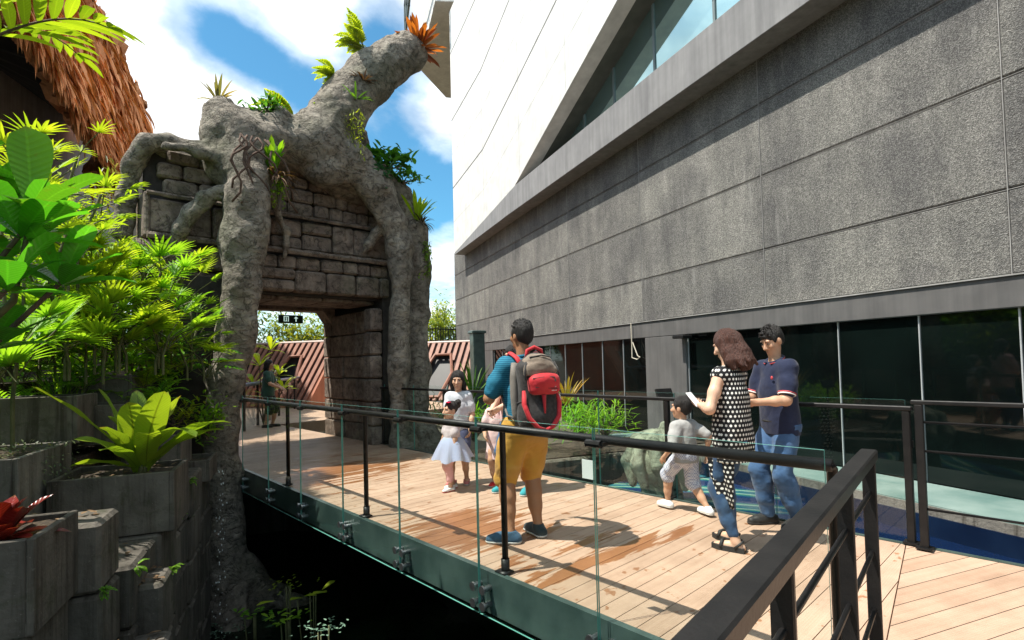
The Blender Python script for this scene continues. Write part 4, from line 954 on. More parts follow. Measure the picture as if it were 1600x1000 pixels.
for i_, (px, py, Y, R_, n__, m_, lab_) in enumerate([(110,560,6.6,(.5,.3,.5),420,M_leaf,'leafy shrub between the tall grey block and the grass clump'),(230,560,6.9,(.45,.3,.35),260,M_leaf,'leafy shrub above the row of small planters'),
        (180,520,7.0,(.5,.3,.5),420,M_leafy,'pale leafy shrub behind the brightest fan palm'),(20,470,4.9,(.45,.35,.5),380,M_leaf,'leafy shrub under the large oval leaves at the left edge'),
        (90,330,7.6,(.7,.5,.8),520,M_leafy,'sunlit shrub under the thatched eave')]):
    c = X(px, py, Y); shrub('leafy_shrub', (c.x, c.y, c.z-R_[2]*.95), R_, n__, .15, .045, lab_, m_, 210+i_)
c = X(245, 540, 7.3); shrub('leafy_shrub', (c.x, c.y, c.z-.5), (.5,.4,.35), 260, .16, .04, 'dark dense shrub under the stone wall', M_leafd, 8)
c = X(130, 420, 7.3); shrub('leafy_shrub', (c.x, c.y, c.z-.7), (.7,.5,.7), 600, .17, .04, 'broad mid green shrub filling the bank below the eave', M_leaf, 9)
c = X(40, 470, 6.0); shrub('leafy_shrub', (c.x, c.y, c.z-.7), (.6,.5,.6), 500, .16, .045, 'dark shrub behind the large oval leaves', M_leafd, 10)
c = X(205, 280, 9.5); shrub('leafy_shrub', (c.x, c.y, c.z-.9), (.45,.5,.7), 380, .2, .03, 'dry tinged shrub hanging under the thatch beside the archway', leafmat('dry_green_leaf', (.08,.11,.03), (.22,.20,.09), trans=.35), 11)
c = X(150, 400, 9.0); shrub('leafy_shrub', (c.x, c.y, c.z-.9), (.7,.6,.7), 480, .2, .035, 'yellow green shrub behind the feathery palms', M_leafy, 12)
# lilies and floating plants
pr.seed(31)
a = MB(); pr.seed(91)
for (n0, n1_, u0, u1, z_) in ((-1.6,-.95,4.95,5.45,.62),(-1.95,-1.25,3.3,3.8,.62),(-1.6,-1.1,3.85,4.2,.572),(-1.5,-1.02,4.25,4.85,.172),(-1.1,-.85,3.97,4.33,-.318),(-1.1,-.88,4.38,4.73,-.018)):
    for k in range(16): q = NU(pr.uniform(n0, n1_), pr.uniform(u0, u1), z_+.008); leaf(a, q, pr.uniform(0,6.28), pr.uniform(-.05,.35), pr.uniform(.03,.075), pr.uniform(.015,.032), pr.uniform(-.5,.6), prof_lance, 4, .15)
tag(a.build('fallen_leaves', M_dry, smooth=True, fixn=False), kind='stuff')
for i, (n_, u_, z_, lab) in enumerate([(-.98,4.24,.16,'tiny weed in the wall joint below the bird\'s nest planter'),(-1.05,3.84,.17,'tiny weed beside the nearest planter box'),(-.96,5.5,.17,'tiny weed in the wall near the hanging drops'),(-.87,4.74,-.05,'tiny weed low on the stepped wall'),(-.98,6.2,.34,'tiny weed at the wall top near the trunk')]):
    fern(NU(n_, u_, z_), 7, .07, lab, M_leaf, None, 300+i, (-.6,.9), .009, .022, (-1.2,.8), 9, (.8,1.6), 'wall_weed')
def pad(px, py, n, R, lab, m, sz=.07, name='water_plant', cat='water plant', z=-1.86):
    c = Vector(P_on(px, py, z)); a = MB()
    for k in range(n):
        x, y = pr.gauss(0,R), pr.gauss(0,R*.7); leaf(a, (x, y, pr.uniform(0,.10)), pr.uniform(0,6.28), pr.uniform(-.05,.5), sz*pr.uniform(.6,1.2), sz*.6, .4, prof_obov, 4, .1)
    b = MB()
    if z > -1.8:
        for k in range(min(n, 4)): x, y = pr.gauss(0,R*.5), pr.gauss(0,R*.4); b.tube([(x*.4, y*.4, -1.9-z), (x*.8, y*.8, (-1.9-z)*.4), (x, y, .03)], .007, 5)
    return plant(name, c, a, b, m, lab, cat)
def P_on(px, py, z):
    d = pdir(px, py); t = (z-CH)/d.z; return Vector((d.x*t, d.y*t, z))
pad(488, 932, 6, .13, 'few large pointed lily leaves standing over the dark pond', M_leafy, .17, z=-1.0)
pad(452, 920, 34, .11, 'patch of small yellow green leaves beside the lily leaves', M_leafy, .05, z=-1.0)
pad(340, 955, 16, .08, 'small bright floating plant against the trunk foot', M_leaf, .10)
pad(452, 975, 26, .11, 'green water plants over the root flare', M_leaf, .09, z=-1.15)
pad(400, 965, 22, .10, 'darker water plants in front of the root flare', M_leaf, .09, z=-1.3)
pad(340, 992, 60, .16, 'fine pale floating weed at the wall foot', leafmat('pale_water_weed', (.10,.20,.14), (.22,.34,.25), trans=.2), .05)
pad(505, 990, 60, .12, 'fine pale floating weed at the bottom edge of the pond', bpy.data.materials['pale_water_weed'], .045, z=-1.05)
# drops falling from the wall corner
pr.seed(5); mb = MB()
p0, p1 = NU(-.86, 7.5, .2), NU(-.82, 6.9, -1.75)
for k in range(75):
    t = pr.random(); p = p0.lerp(p1, t) + Vector((pr.gauss(0,.02+.04*t), pr.gauss(0,.04), 0)); r = pr.uniform(.003,.008); mb.ball(p, (r, r, r*1.7), 6, 4)
m_, nt_, o_ = newmat('water_drop'); principled(nt_, o_, (.75,.8,.8), .08, 0, None, .8); tag(mb.build('water_drops', m_, smooth=True), kind='stuff')
# ================================================================ PLANTS ON THE TREE
fern(AS(3.35, 8.6, 5.40), 12, .62, 'yellow green fern sprouting from the broken top of the stump', M_leafy, None, 90, (.35,1.25), .05, .16, (2.0,4.4), 14)
fern(AS(3.75, 8.5, 5.45), 7, .42, 'small green fern in the crook between stump and branch', M_leafy, None, 91, (.3,1.3), .045, .13, None, 12)
fern(AS(4.02, 8.5, 6.32), 9, .42, 'yellow fern climbing the left side of the leaning branch', M_leafy, None, 92, (.1,1.1), .045, .13, (1.9,4.2), 12)
fern(AS(4.50, 8.4, 7.02), 13, .52, 'fern with long fronds on top of the leaning branch', M_leafy, None, 93, (.2,1.2), .05, .15, (2.0,4.6), 14, (.3,.9))
clump('grey_bromeliad', AS(2.2, 8.55, 5.38), 14, .36, .055, 'pale spiky bromeliad on the left stub of the stump', leafmat('pale_bromeliad', (.16,.19,.07), (.30,.26,.15), trans=.4), None, (.3,1.4), (.2,.9), prof_blade, 13, 'bromeliad')
clump('orange_bromeliad', AS(5.46, 8.16, 7.26), 60, .52, .085, 'orange red bromeliad bursting from the cut end of the branch', M_orange, None, (-.5,1.5), (-.1,.6), prof_strap, 14, 'bromeliad', 6, .08)
clump('dark_bromeliad', AS(4.28, 8.04, 6.2), 26, .26, .03, 'dark reddish spiky plant on the front of the branch', leafmat('dark_red_leaf', (.04,.022,.02), (.13,.07,.05), trans=.2), None, (-.2,1.2), (.3,1.4), prof_blade, 15, 'bromeliad')
clump('staghorn_fern', AS(4.15, 8.06, 5.85), 18, .36, .035, 'drooping green fern on the branch under the reddish one', M_leafd, None, (-.3,.8), (.8,1.6), prof_blade, 16, 'fern')
shrub('small_shrub', AS(2.85, 8.5, 5.32), (.28,.2,.16), 170, .12, .04, 'small dark leafy plant between the stump teeth', M_leafd, 20)
a_ = clump('nest_fern', AS(2.80, 8.05, 4.28), 16, .52, .11, 'bright upright nest fern perched on the big trunk', leafmat('vivid_nest_leaf', (.14,.32,.01), (.22,.42,.02), trans=.5), None, (1.0,1.5), (.0,.4), prof_nest, 17, 'fern', 8, .05, .12)
clump('dry_fronds', AS(2.82, 8.02, 4.25), 46, .42, .03, 'tuft of dry brown fronds hanging beneath the nest fern', M_dry, None, (-.6,.5), (.9,1.8), prof_blade, 18, 'fronds', 6, .08)
shrub('hanging_plant', AS(2.86, 7.98, 3.75), (.13,.12,.26), 160, .07, .025, 'trailing green plant under the dry fronds', M_leaf, 22)
def vines(loc, n, Lr, spread, lab, m, seed, lw=.03):
    pr.seed(seed); a, b = MB(), MB()
    for k in range(n):
        x, y = pr.gauss(0,spread), pr.gauss(0,.04); L_ = pr.uniform(*Lr); pts = [Vector((x+.03*math.sin(t*5+k), y, -t*L_/6*1.0)) for t in range(7)]; b.tube(pts, .004, 4, False)
        for t in range(int(L_/.035)): leaf(a, Vector((x+.03*math.sin(t*.035/L_*30+k), y, -t*.035)), pr.uniform(0,6.28), pr.uniform(-1.2,.0), pr.uniform(.05,.11), lw, .5, prof_lance, 3)
    return plant('hanging_vine', loc, a, b, m, lab, 'vine')
vines(AS(4.12, 8.0, 5.62), 7, (.4,.85), .09, 'long thin vines hanging from the branch base', M_leafy, 24, .022)
vines(AS(5.68, 8.42, 3.75), 12, (.3,.75), .08, 'short green vines hanging down the rear right trunk', M_leaf, 25)
shrub('philodendron', AS(4.82, 8.15, 4.86), (.42,.22,.2), 150, .2, .09, 'dark green philodendron on the right shoulder of the tree', M_leafd, 26)
shrub('philodendron', AS(4.55, 8.02, 4.45), (.16,.12,.22), 70, .14, .06, 'blue green philodendron trailing down the shoulder root', leafmat('blue_green_leaf', (.02,.10,.05), (.05,.17,.08), trans=.3), 28)
shrub('philodendron', AS(5.25, 8.4, 4.75), (.3,.2,.14), 110, .16, .06, 'dark shrubby plant over the rear right trunk', M_leafd, 29)
clump('nest_fern', AS(5.50, 8.36, 4.12), 20, .52, .07, 'bright fan shaped nest fern on the rear right trunk', bpy.data.materials['vivid_nest_leaf'], None, (.75,1.5), (.0,.5), prof_nest, 30, 'fern', 7, .06)
clump('dry_fronds', AS(5.60, 8.34, 4.08), 26, .32, .03, 'dark dry fronds under the fan shaped nest fern', leafmat('dark_dry_frond', (.03,.03,.02), (.09,.07,.04), trans=.2), None, (-.6,.6), (.8,1.8), prof_blade, 31, 'fronds', 6, .06)
# thin aerial roots over the trunk top
pr.seed(19); mb = MB()
for k in range(9):
    a0 = pr.uniform(2.2, 2.75); pts = []
    for t in range(8): pts.append(Vector(Q(a0+.09*math.sin(t*1.1+k)+(.05*t if k % 2 else -.02*t), 8.02-.10*math.sin(PI*t/9)-.04-.0*t, 4.75-.09*t*(1+.3*(k % 3)))))
    mb.tube(pts, .016, 5)
mb.build('aerial_root', pm('brown_aerial_root', (.06,.035,.025), (.12,.075,.055), 12, .9), arch, smooth=True)
# ================================================================ PEOPLE
def fabric(name, c1, c2=None, scale=4, bs=.25, rough=.85, bscale=9):
    m, nt, out = newmat(name); v = coords(nt, 'Object'); c2 = c2 or tuple(x*.82 for x in c1)
    col = ramp(nt, noise(nt, v, scale, 5), [(.35, c1), (.65, c2)])
    h = math_(nt, 'ADD', noise(nt, v, bscale, 3, .5, .6), math_(nt, 'MULTIPLY', noise(nt, v, 160, 2), .12))
    principled(nt, out, col, rough, 0, bump(nt, h, bs, .03), .25, 0, .15); return m
def skinmat(name, c):
    m, nt, out = newmat(name); v = coords(nt, 'Object')
    col = ramp(nt, noise(nt, v, 12, 4), [(.3, c), (.7, tuple(x*y for x, y in zip(c, (.9, .84, .8))))])
    p = principled(nt, out, col, .48, 0, bump(nt, noise(nt, v, 90, 3), .06, .004), .4); p.inputs['Subsurface Weight'].default_value = .12; p.inputs['Subsurface Radius'].default_value = (.012,.005,.003); return m
def hairmat(name, c1, c2):
    m, nt, out = newmat(name); v = coords(nt, 'Object', (1, 1, .12))
    n1 = noise(nt, v, 130, 3, .6); col = ramp(nt, n1, [(.3, c1), (.7, c2)])
    principled(nt, out, col, .52, 0, bump(nt, n1, .9, .02), .35); return m
M_skin = skinmat('light_tan_skin', (.56,.34,.225)); M_skind = skinmat('tanned_skin', (.36,.185,.10)); M_skinl = skinmat('pale_skin', (.66,.43,.31))
M_hairb = hairmat('black_hair', (.008,.007,.007), (.028,.024,.022)); M_hairbr = hairmat('brown_hair', (.035,.014,.010), (.10,.04,.028))
M_eye = pm('dark_iris', (.012,.008,.006), (.02,.012,.01), 20, .15); M_eyew = pm('eye_white', (.34,.30,.28), (.40,.36,.33), 20, .45); M_lip = pm('lip_pink', (.38,.13,.10), (.42,.16,.13), 20, .5)
def ik(a, b, l1, l2, pole):
    a, b = Vector(a), Vector(b); d = b-a; L_ = min(d.length, (l1+l2)*.999); d.normalize(); b = a+d*L_
    x = (l1*l1-l2*l2+L_*L_)/(2*L_); h = math.sqrt(max(l1*l1-x*x, 0)); p = Vector(pole); p = (p-d*p.dot(d)).normalized()
    return a+d*x+p*h, b
class Person:
    def __init__(s, label, loc, rz, H=1.7, head=1.0, shw=1.0, hip=1.0, fat=1.0, feet=None, hands=None, poles=None, lean=0, yaw=0, nod=0, pelvis=(0,0,0), h=.0085, limb=1.0, foot_dir=None, lift=(0,0), tw=0):
        s.k = k = H/1.72; s.fat = fat; s.h = h*min(1, k*1.05); s.limb = limb
        s.root = empty('person', (loc[0], loc[1], .002), rz, label, 'person')
        s.H = H; sp = head
        s.neckz = (1.72-.235*sp)*k          # neck top / chin level
        s.P = Vector(pelvis)*k + Vector((0, 0, .90*k)); up = Vector((0, math.sin(lean), math.cos(lean))); s.up = up
        tl = (s.neckz - .90*k)
        s.waist = s.P + up*tl*.22; s.chest = s.P + up*tl*.58; s.shc = s.P + up*tl*.84; s.nb = s.P + up*tl*.90; s.nt = s.P + up*tl*1.06
        s.hipw, s.shw = hip, shw
        cw, sw_ = math.cos(tw), math.sin(tw)
        s.sh = {g: s.shc + Vector((g*.162*k*shw*cw, g*.162*k*shw*sw_, -.012*k)) for g in (-1, 1)}
        s.hp = {g: s.P + Vector((g*.085*k*hip, 0, -.015*k)) for g in (-1, 1)}
        feet = feet or {-1: (-.10, 0, 0), 1: (.10, 0, 0)}; hands = hands or {-1: (-.24, .06, .78), 1: (.24, .06, .78)}; poles = poles or {-1: (-.5,-1,0), 1: (.5,-1,0)}
        s.fd = foot_dir or {-1: .2, 1: -.2}
        ul, ll = .425*k, .425*k; s.an, s.kn, s.el, s.wr = {}, {}, {}, {}
        for i, g in enumerate((-1, 1)):
            f = Vector(feet[g])*k + Vector((0, 0, .075*k)); s.kn[g], s.an[g] = ik(s.hp[g], f, ul, ll, (0.1*g, 1, 0))
            s.el[g], s.wr[g] = ik(s.sh[g], Vector(hands[g])*k, .285*k, .245*k, poles[g])
        s.hc = s.nt + up*.105*k*sp + Vector((0, .012*k, 0)); s.hs = k*sp
        s.hm = (Matrix.Rotation(yaw, 3, 'Z') @ Matrix.Rotation(-nod, 3, 'X'))
    def grid(s, lo, hi, h=None):
        return SDF(lo, hi, h or s.h)
    def bb(s, m=.12):
        pts = [s.hc, s.P] + list(s.sh.values()) + list(s.an.values()) + list(s.kn.values()) + list(s.el.values()) + list(s.wr.values())
        lo = [min(p[i] for p in pts)-m*s.k-.1*s.k for i in range(3)]; hi = [max(p[i] for p in pts)+m*s.k+.1*s.k for i in range(3)]
        lo[2] = max(lo[2], -.02); return lo, hi
    def torso(s, S, e=0, K=.06):
        k = s.k; f = s.fat; up = s.up
        S.ell(s.P - up*.005*k, (.152*k*s.hipw+e, .112*k*f+e, .13*k+e), K*k); S.ell(s.waist, (.135*k*(.5+.5*s.hipw)*(.6+.4*f)+e, .102*k*f+e, .17*k+e), K*k)
        S.ell(s.chest, (.152*k*s.shw+e, .112*k*(.7+.3*f)+e, .19*k+e), K*k)
        S.cone(s.sh[-1]*.82+s.shc*.18, s.sh[1]*.82+s.shc*.18, .062*k+e, .062*k+e, K*k)
    def arm(s, S, g, e=0, t0=0, t1=2.0, K=.03):
        k = s.k*s.limb; r = lambda t: (.053 + (.042-.053)*min(t,1) if t <= 1 else .041 + (.027-.041)*(t-1))*k + e
        P = lambda t: s.sh[g].lerp(s.el[g], t) if t <= 1 else s.el[g].lerp(s.wr[g], t-1)
        ts = [t0] + [t for t in (.5, 1.0, 1.35) if t0 < t < t1] + [t1]; S.path([P(t) for t in ts], [r(t)+(.004*k if abs(t-1.35) < .01 else 0) for t in ts], K*k)
    def leg(s, S, g, e=0, t1=2.0, K=.05, flare=0):
        k = s.k*s.limb; P = lambda t: s.hp[g].lerp(s.kn[g], t) if t <= 1 else s.kn[g].lerp(s.an[g], t-1)
        def r(t):
            if t <= 1: q = .088+(.056-.088)*t
            elif t <= 1.35: q = .056 + (t-1)*.0
            else: q = .056+(.036-.056)*(t-1.35)/.65
            return q*k + e + flare*t
        ts = [0] + [t for t in (.35, .7, 1.0, 1.15, 1.35, 1.6) if t < t1] + [t1]
        pts = [P(t) + (Vector((0, -.012*k, 0)) if 1.1 < t < 1.6 else Vector((0,0,0))) for t in ts]; S.path(pts, [r(t) for t in ts], K*k)
    def foot(s, S, g, e=0, K=.02):
        k = s.k; a = s.fd[g]; d = Vector((math.sin(-a), math.cos(-a), 0)); n = Vector((d.y, -d.x, 0)); A = s.an[g]; b = A.z - .075*k; tilt = 0
        z = lambda v, h_: Vector((v.x, v.y, b + h_*k))
        S.cone(A, z(A-d*.03*k, .04), .036*k+e, .036*k+e, K*k); S.cone(z(A-d*.045*k, .032), z(A+d*.10*k, .03), .034*k+e, .036*k+e, K*k); S.cone(z(A+d*.06*k, .045), z(A+d*.16*k, .026), .034*k+e, .026*k+e, K*k)
    def hand(s, S, g, dirv=None, nrm=(0,0,-1), curl=.5, K=.012, scale=1.0):
        k = s.k*scale; w = s.wr[g]; d = Vector(dirv).normalized() if dirv is not None else (s.wr[g]-s.el[g]).normalized()
        n = Vector(nrm); n = (n - d*n.dot(d)).normalized(); side = d.cross(n)     # n: palm faces this way
        R = Matrix((side, d, n)).transposed(); c = w + d*.048*k
        S.ell(c, (.040*k, .052*k, .017*k), K*k, R); S.cone(w-d*.02*k, w+d*.02*k, .026*k, .026*k, .02*k)
        for i, (x, L_) in enumerate(((-.030, .062), (-.010, .074), (.010, .070), (.029, .056))):
            p = w + d*.088*k + side*x*k; q = d.copy()
            for j, f in enumerate((.45, .32, .23)):
                q = (q*math.cos(curl*(.7+.2*j)) + n*math.sin(curl*(.7+.2*j))).normalized(); p2 = p + q*L_*f*1.25*k
                S.cone(p, p2, (.0090-.001*j)*k, (.0082-.001*j)*k, .004*k); p = p2
        th = side*(-1 if g > 0 else 1)*-1
        th = side*g*-1; p = w + d*.03*k + th*.03*k; q = (d*.75+th*.65+n*.25).normalized(); p2 = p+q*.036*k; S.cone(p, p2, .0125*k, .0105*k, .01*k)
        q = (d*.9+th*.1+n*.45*curl*2).normalized(); S.cone(p2, p2+q*.034*k, .0105*k, .0085*k, .005*k)
    def hv(s, x, y, z): return s.hc + s.hm @ (Vector((x, y, z))*s.hs)
    def head(s, S):
        h = s.hs; R = s.hm
        S.ell(s.hv(0,-.012,.030), (.074*h,.093*h,.088*h), .02*h, R); S.ell(s.hv(0,.022,-.030), (.060*h,.068*h,.082*h), .03*h, R); S.ell(s.hv(0,.060,-.082), (.030*h,.026*h,.024*h), .03*h, R)
        S.cone(s.hv(0,.088,.012), s.hv(0,.108,-.030), .008*h, .0145*h, .014*h); 
        for g in (-1, 1):
            S.ell(s.hv(.012*g,.098,-.034), (.009*h,.010*h,.008*h), .006*h, R); S.ell(s.hv(g*.030,.078,.030), (.022*h,.014*h,.008*h), .012*h, R); S.ell(s.hv(g*.040,.066,-.022), (.022*h,.022*h,.022*h), .02*h, R)
            S.ell(s.hv(g*.074,-.005,-.008), (.012*h,.022*h,.034*h), .008*h, R)
        S.ell(s.hv(0,.086,-.060), (.022*h,.010*h,.007*h), .006*h, R); S.ell(s.hv(0,.083,-.071), (.019*h,.010*h,.007*h), .006*h, R)
        for g in (-1, 1): S.cut_ell(s.hv(g*.031,.099,.006), (.017*h,.015*h,.010*h), .010*h)
        S.cone(s.nb - s.up*.06*s.k, s.nt + s.up*.03*s.k, .056*s.k, .050*s.k, .03*s.k)
    def body(s, mat, handspec=None, feet=True):
        lo, hi = s.bb(); S = s.grid(lo, hi); s.torso(S, -.006*s.k)
        for g in (-1, 1):
            s.arm(S, g); s.leg(S, g, 0 if feet else -.004); s.foot(S, g, -.006*s.k)
            hs_ = (handspec or {}).get(g, {}); s.hand(S, g, **hs_)
        s.head(S); o = S.mesh('body', mat, s.root)
        for g in (-1, 1):
            mb = MB(); mb.ball((0,0,0), (.0115*s.hs,.009*s.hs,.0062*s.hs), 10, 6); e = mb.build('eye', M_eyew, s.root, s.hv(g*.031,.0800,.006), smooth=True)
            mb = MB(); mb.ball((0,0,0), .0066*s.hs, 8, 6); mb.build('iris', M_eye, e, s.hm @ Vector((0,.0045*s.hs,0)), smooth=True)
            mb = MB(); pts = [s.hv(g*x, .091-(x-.03)**2*9, .027+.004*math.sin((x-.014)*90)) for x in (.014,.022,.032,.042,.048)]; mb.tube(pts, [.0028*s.hs,.0038*s.hs,.0036*s.hs,.003*s.hs,.002*s.hs], 6); mb.build('eyebrow', M_hairb, s.root, smooth=True)
        mb = MB(); mb.tube([s.hv(x, .0945-abs(x)*.35, -.0655) for x in (-.021,-.01,0,.01,.021)], [.002*s.hs,.0042*s.hs,.0048*s.hs,.0042*s.hs,.002*s.hs], 6); mb.build('lips', M_lip, s.root, smooth=True)
        return o
    def hair(s, mat, style='short', seed=0):
        h = s.hs; c = s.hc; S = s.grid([c[i]-.26*h for i in range(2)]+[c[2]-.42*h], [c[i]+.26*h for i in range(2)]+[c[2]+.24*h], .0055*s.k); R = s.hm
        if style in ('short', 'boy'):
            S.ell(s.hv(0,-.018,.040), (.083*h,.101*h,.092*h), .02*h, R); S.ell(s.hv(0,-.05,-.01), (.070*h,.055*h,.062*h), .03*h, R)
            for g in (-1, 1): S.ell(s.hv(g*.066,.022,.018), (.014*h,.024*h,.035*h), .015*h, R)
            if style == 'short':
                rr_ = random.Random(seed)
                for i in range(110):
                    a, b_ = rr_.uniform(0, 6.28), rr_.uniform(.15, 1.3); p = Vector((.080*math.sin(b_)*math.cos(a), -.015+.095*math.sin(b_)*math.sin(a), .04+.088*math.cos(b_))); S.cone(s.hv(*(p*.9)), s.hv(*(p*1.12+Vector((0,.012,.005)))), .0085*h, .004*h, .006*h)
            S.cut_ell(s.hv(0,.125,-.045), (.088*h,.085*h,.105*h), .008*h)
            for g in (-1, 1): S.cut_ell(s.hv(g*.085,.0,-.02), (.026*h,.03*h,.036*h), .006*h)
        elif style == 'bob':          # shoulder length, loose waves
            S.ell(s.hv(0,-.018,.040), (.088*h,.105*h,.095*h), .02*h, R)
            for g in (-1, 1): S.path([s.hv(g*.066,0,.02), s.hv(g*.078,-.015,-.07), s.hv(g*.09,-.03,-.15), s.hv(g*.094,-.03,-.20)], [.036*h,.042*h,.045*h,.022*h], .04*h)
            S.path([s.hv(0,-.07,.0), s.hv(0,-.085,-.1), s.hv(0,-.09,-.18), s.hv(0,-.085,-.215)], [.07*h,.07*h,.065*h,.03*h], .04*h)
            rr_ = random.Random(seed)
            for i in range(22):
                a = rr_.uniform(2.6, 6.8); x, y = .105*math.cos(a), -.035+.10*math.sin(a); S.path([s.hv(x*.85, y*.85, -.10), s.hv(x*1.02, y*1.05, -.16), s.hv(x*1.18, y*1.18-.004, -.20+rr_.uniform(-.03,.02))], [.016*h,.015*h,.006*h], .012*h)
            S.cut_ell(s.hv(0,.130,-.05), (.078*h,.095*h,.115*h), .01*h)
        elif style in ('long', 'girl'):
            S.ell(s.hv(0,-.018,.040), (.086*h,.103*h,.093*h), .02*h, R); e = -.14 if style == 'girl' else -.24
            for g in (-1, 1): S.path([s.hv(g*.064,.01,.02), s.hv(g*.076,0,-.05), s.hv(g*.078,-.01,e)], [.03*h,.03*h,.022*h], .03*h)
            S.path([s.hv(0,-.06,.0), s.hv(0,-.075,-.1), s.hv(0,-.075,e)], [.066*h,.056*h,.05*h], .04*h); S.cut_ell(s.hv(0,.128,-.05), (.070*h,.090*h,.115*h), .01*h)
        elif style == 'bun':
            S.ell(s.hv(0,-.018,.036), (.080*h,.098*h,.090*h), .02*h, R); S.ell(s.hv(.02,-.12,.065), (.05*h,.05*h,.05*h), .015*h, R); S.ell(s.hv(-.03,-.105,.10), (.04*h,.04*h,.04*h), .015*h, R)
            S.cut_ell(s.hv(0,.122,-.045), (.086*h,.085*h,.105*h), .008*h)
            for g in (-1, 1): S.cut_ell(s.hv(g*.085,.01,-.03), (.026*h,.034*h,.04*h), .006*h)
        S.rough(.006*h, 32/h, seed, (1,1,.35)); return S.mesh('hair', mat, s.root)
    def top(s, mat, hem=.0, sleeve=.7, e=.014, loose=0, name='shirt', neck=.06, flare=0, wrinkle=.006):
        lo, hi = s.bb(); S = s.grid(lo, hi); k = s.k; s.torso(S, e*k, .07)
        if loose or flare:
            hz = s.P.z + hem*k
            S.cone((s.chest.x, s.chest.y, s.chest.z-.05*k), (s.P.x, s.P.y, hz-.02), .10*k, .125*k*s.fat+loose*k+flare*k, .08*k)
            for g in (-1, 1): S.cone((g*.05*k+s.chest.x, s.chest.y, s.chest.z-.05*k), (s.P.x+g*(.075+flare)*k*s.hipw, s.P.y, hz-.02), .10*k, .105*k*s.fat+loose*k, .07*k)
        for g in (-1, 1):
            if sleeve > 0: s.arm(S, g, e*k+.006*k, 0, sleeve, .05)
            else: S.ell(s.sh[g]*.9+s.shc*.1, (.055*k,.055*k,.055*k), .05*k)
        S.rough(wrinkle*k, 11/k, 4, (1,1,.55)); S.rough(.0025*k, 30/k, 8)
        S.plane((0,0,s.P.z+hem*k), (0,0,-1))
        for g in (-1, 1):
            if sleeve > 0 and sleeve < 2:
                pass
        if neck: S.cut_ell(s.nb + s.up*.085*k + Vector((0,.02*k,0)), (neck*k*1.08, neck*k*1.08, .075*k), .01*k)
        return S.mesh(name, mat, s.root)
    def bottom(s, mat, t1=1.9, e=.012, waist=.10, name='trousers', flare=0, wrinkle=.006, K=.05):
        lo, hi = s.bb(); S = s.grid(lo, hi); k = s.k; up = s.up; f = s.fat
        S.ell(s.P - up*.01*k, (.152*k*s.hipw+e*k, .115*k*f+e*k, .14*k+e*k), .06*k); S.ell(s.P+up*.08*k, (.145*k*s.hipw+e*k, .108*k*f+e*k, .12*k), .06*k); 
        S.ell(s.P + Vector((0,-.045*k,-.045*k)), (.12*k*s.hipw+e*k,.085*k*f+e*k,.10*k), .05*k)
        for g in (-1, 1): s.leg(S, g, e*k, t1, K, flare*k)
        S.rough(wrinkle*k, 13/k, 6, (1,1,.8)); S.rough(.0025*k, 34/k, 3)
        S.plane((0,0,s.P.z+waist*k), (0,0,1)); return S.mesh(name, mat, s.root)
    def shoe(s, g, mat, sole, e=.010, high=.085):
        k = s.k; A = s.an[g]; S = SDF((A.x-.24*k, A.y-.24*k, A.z-.1*k), (A.x+.24*k, A.y+.24*k, A.z+.12*k), .005*k+.001)
        s.foot(S, g, e*k); S.plane((0,0,A.z+(high-.075)*k+.012*k), (0,0,1)); S.plane((0,0,A.z-.056*k), (0,0,-1)); o = S.mesh('shoe', mat, s.root)
        S = SDF((A.x-.24*k, A.y-.24*k, A.z-.1*k), (A.x+.24*k, A.y+.24*k, A.z+.12*k), .005*k+.001); s.foot(S, g, (e+.004)*k); S.plane((0,0,A.z-.0555*k), (0,0,1)); S.plane((0,0,A.z-.0755*k), (0,0,-1)); S.mesh('sole', sole, o); return o
    def strap(s, g, mat, pts, r=.012):
        k = s.k; mb = MB(); mb.tube([Vector(p) for p in pts], r*k, 6); return mb.build('strap', mat, s.root, smooth=True)
M_sole = pm('white_rubber_sole', (.5,.5,.48), (.6,.6,.58), 10, .6); M_soled = pm('dark_rubber_sole', (.015,.015,.015), (.03,.03,.03), 10, .7)
M_denim = fabric('blue_denim', (.035,.085,.19), (.07,.14,.27), 6, .3); M_denimd = fabric('dark_denim', (.022,.055,.125), (.045,.095,.18), 6, .3)
def stripe_fabric(name, c1, c2, sc, w=.5):
    m, nt, out = newmat(name); v = coords(nt, 'Object'); x = _n(nt, 'ShaderNodeSeparateXYZ'); nt.links.new(v, x.inputs[0])
    f = math_(nt, 'LESS_THAN', math_(nt, 'FRACT', math_(nt, 'MULTIPLY', x.outputs[2], sc)), w)
    c = mix(nt, f, c1, c2); c = mix(nt, 1, c, ramp(nt, noise(nt, v, 5, 4), [(.3, (.85,.85,.85)), (.7, (1.08,1.08,1.08))]), 'MULTIPLY')
    principled(nt, out, c, .85, 0, bump(nt, noise(nt, v, 9, 3, .5, .6), .25, .03), .25); return m
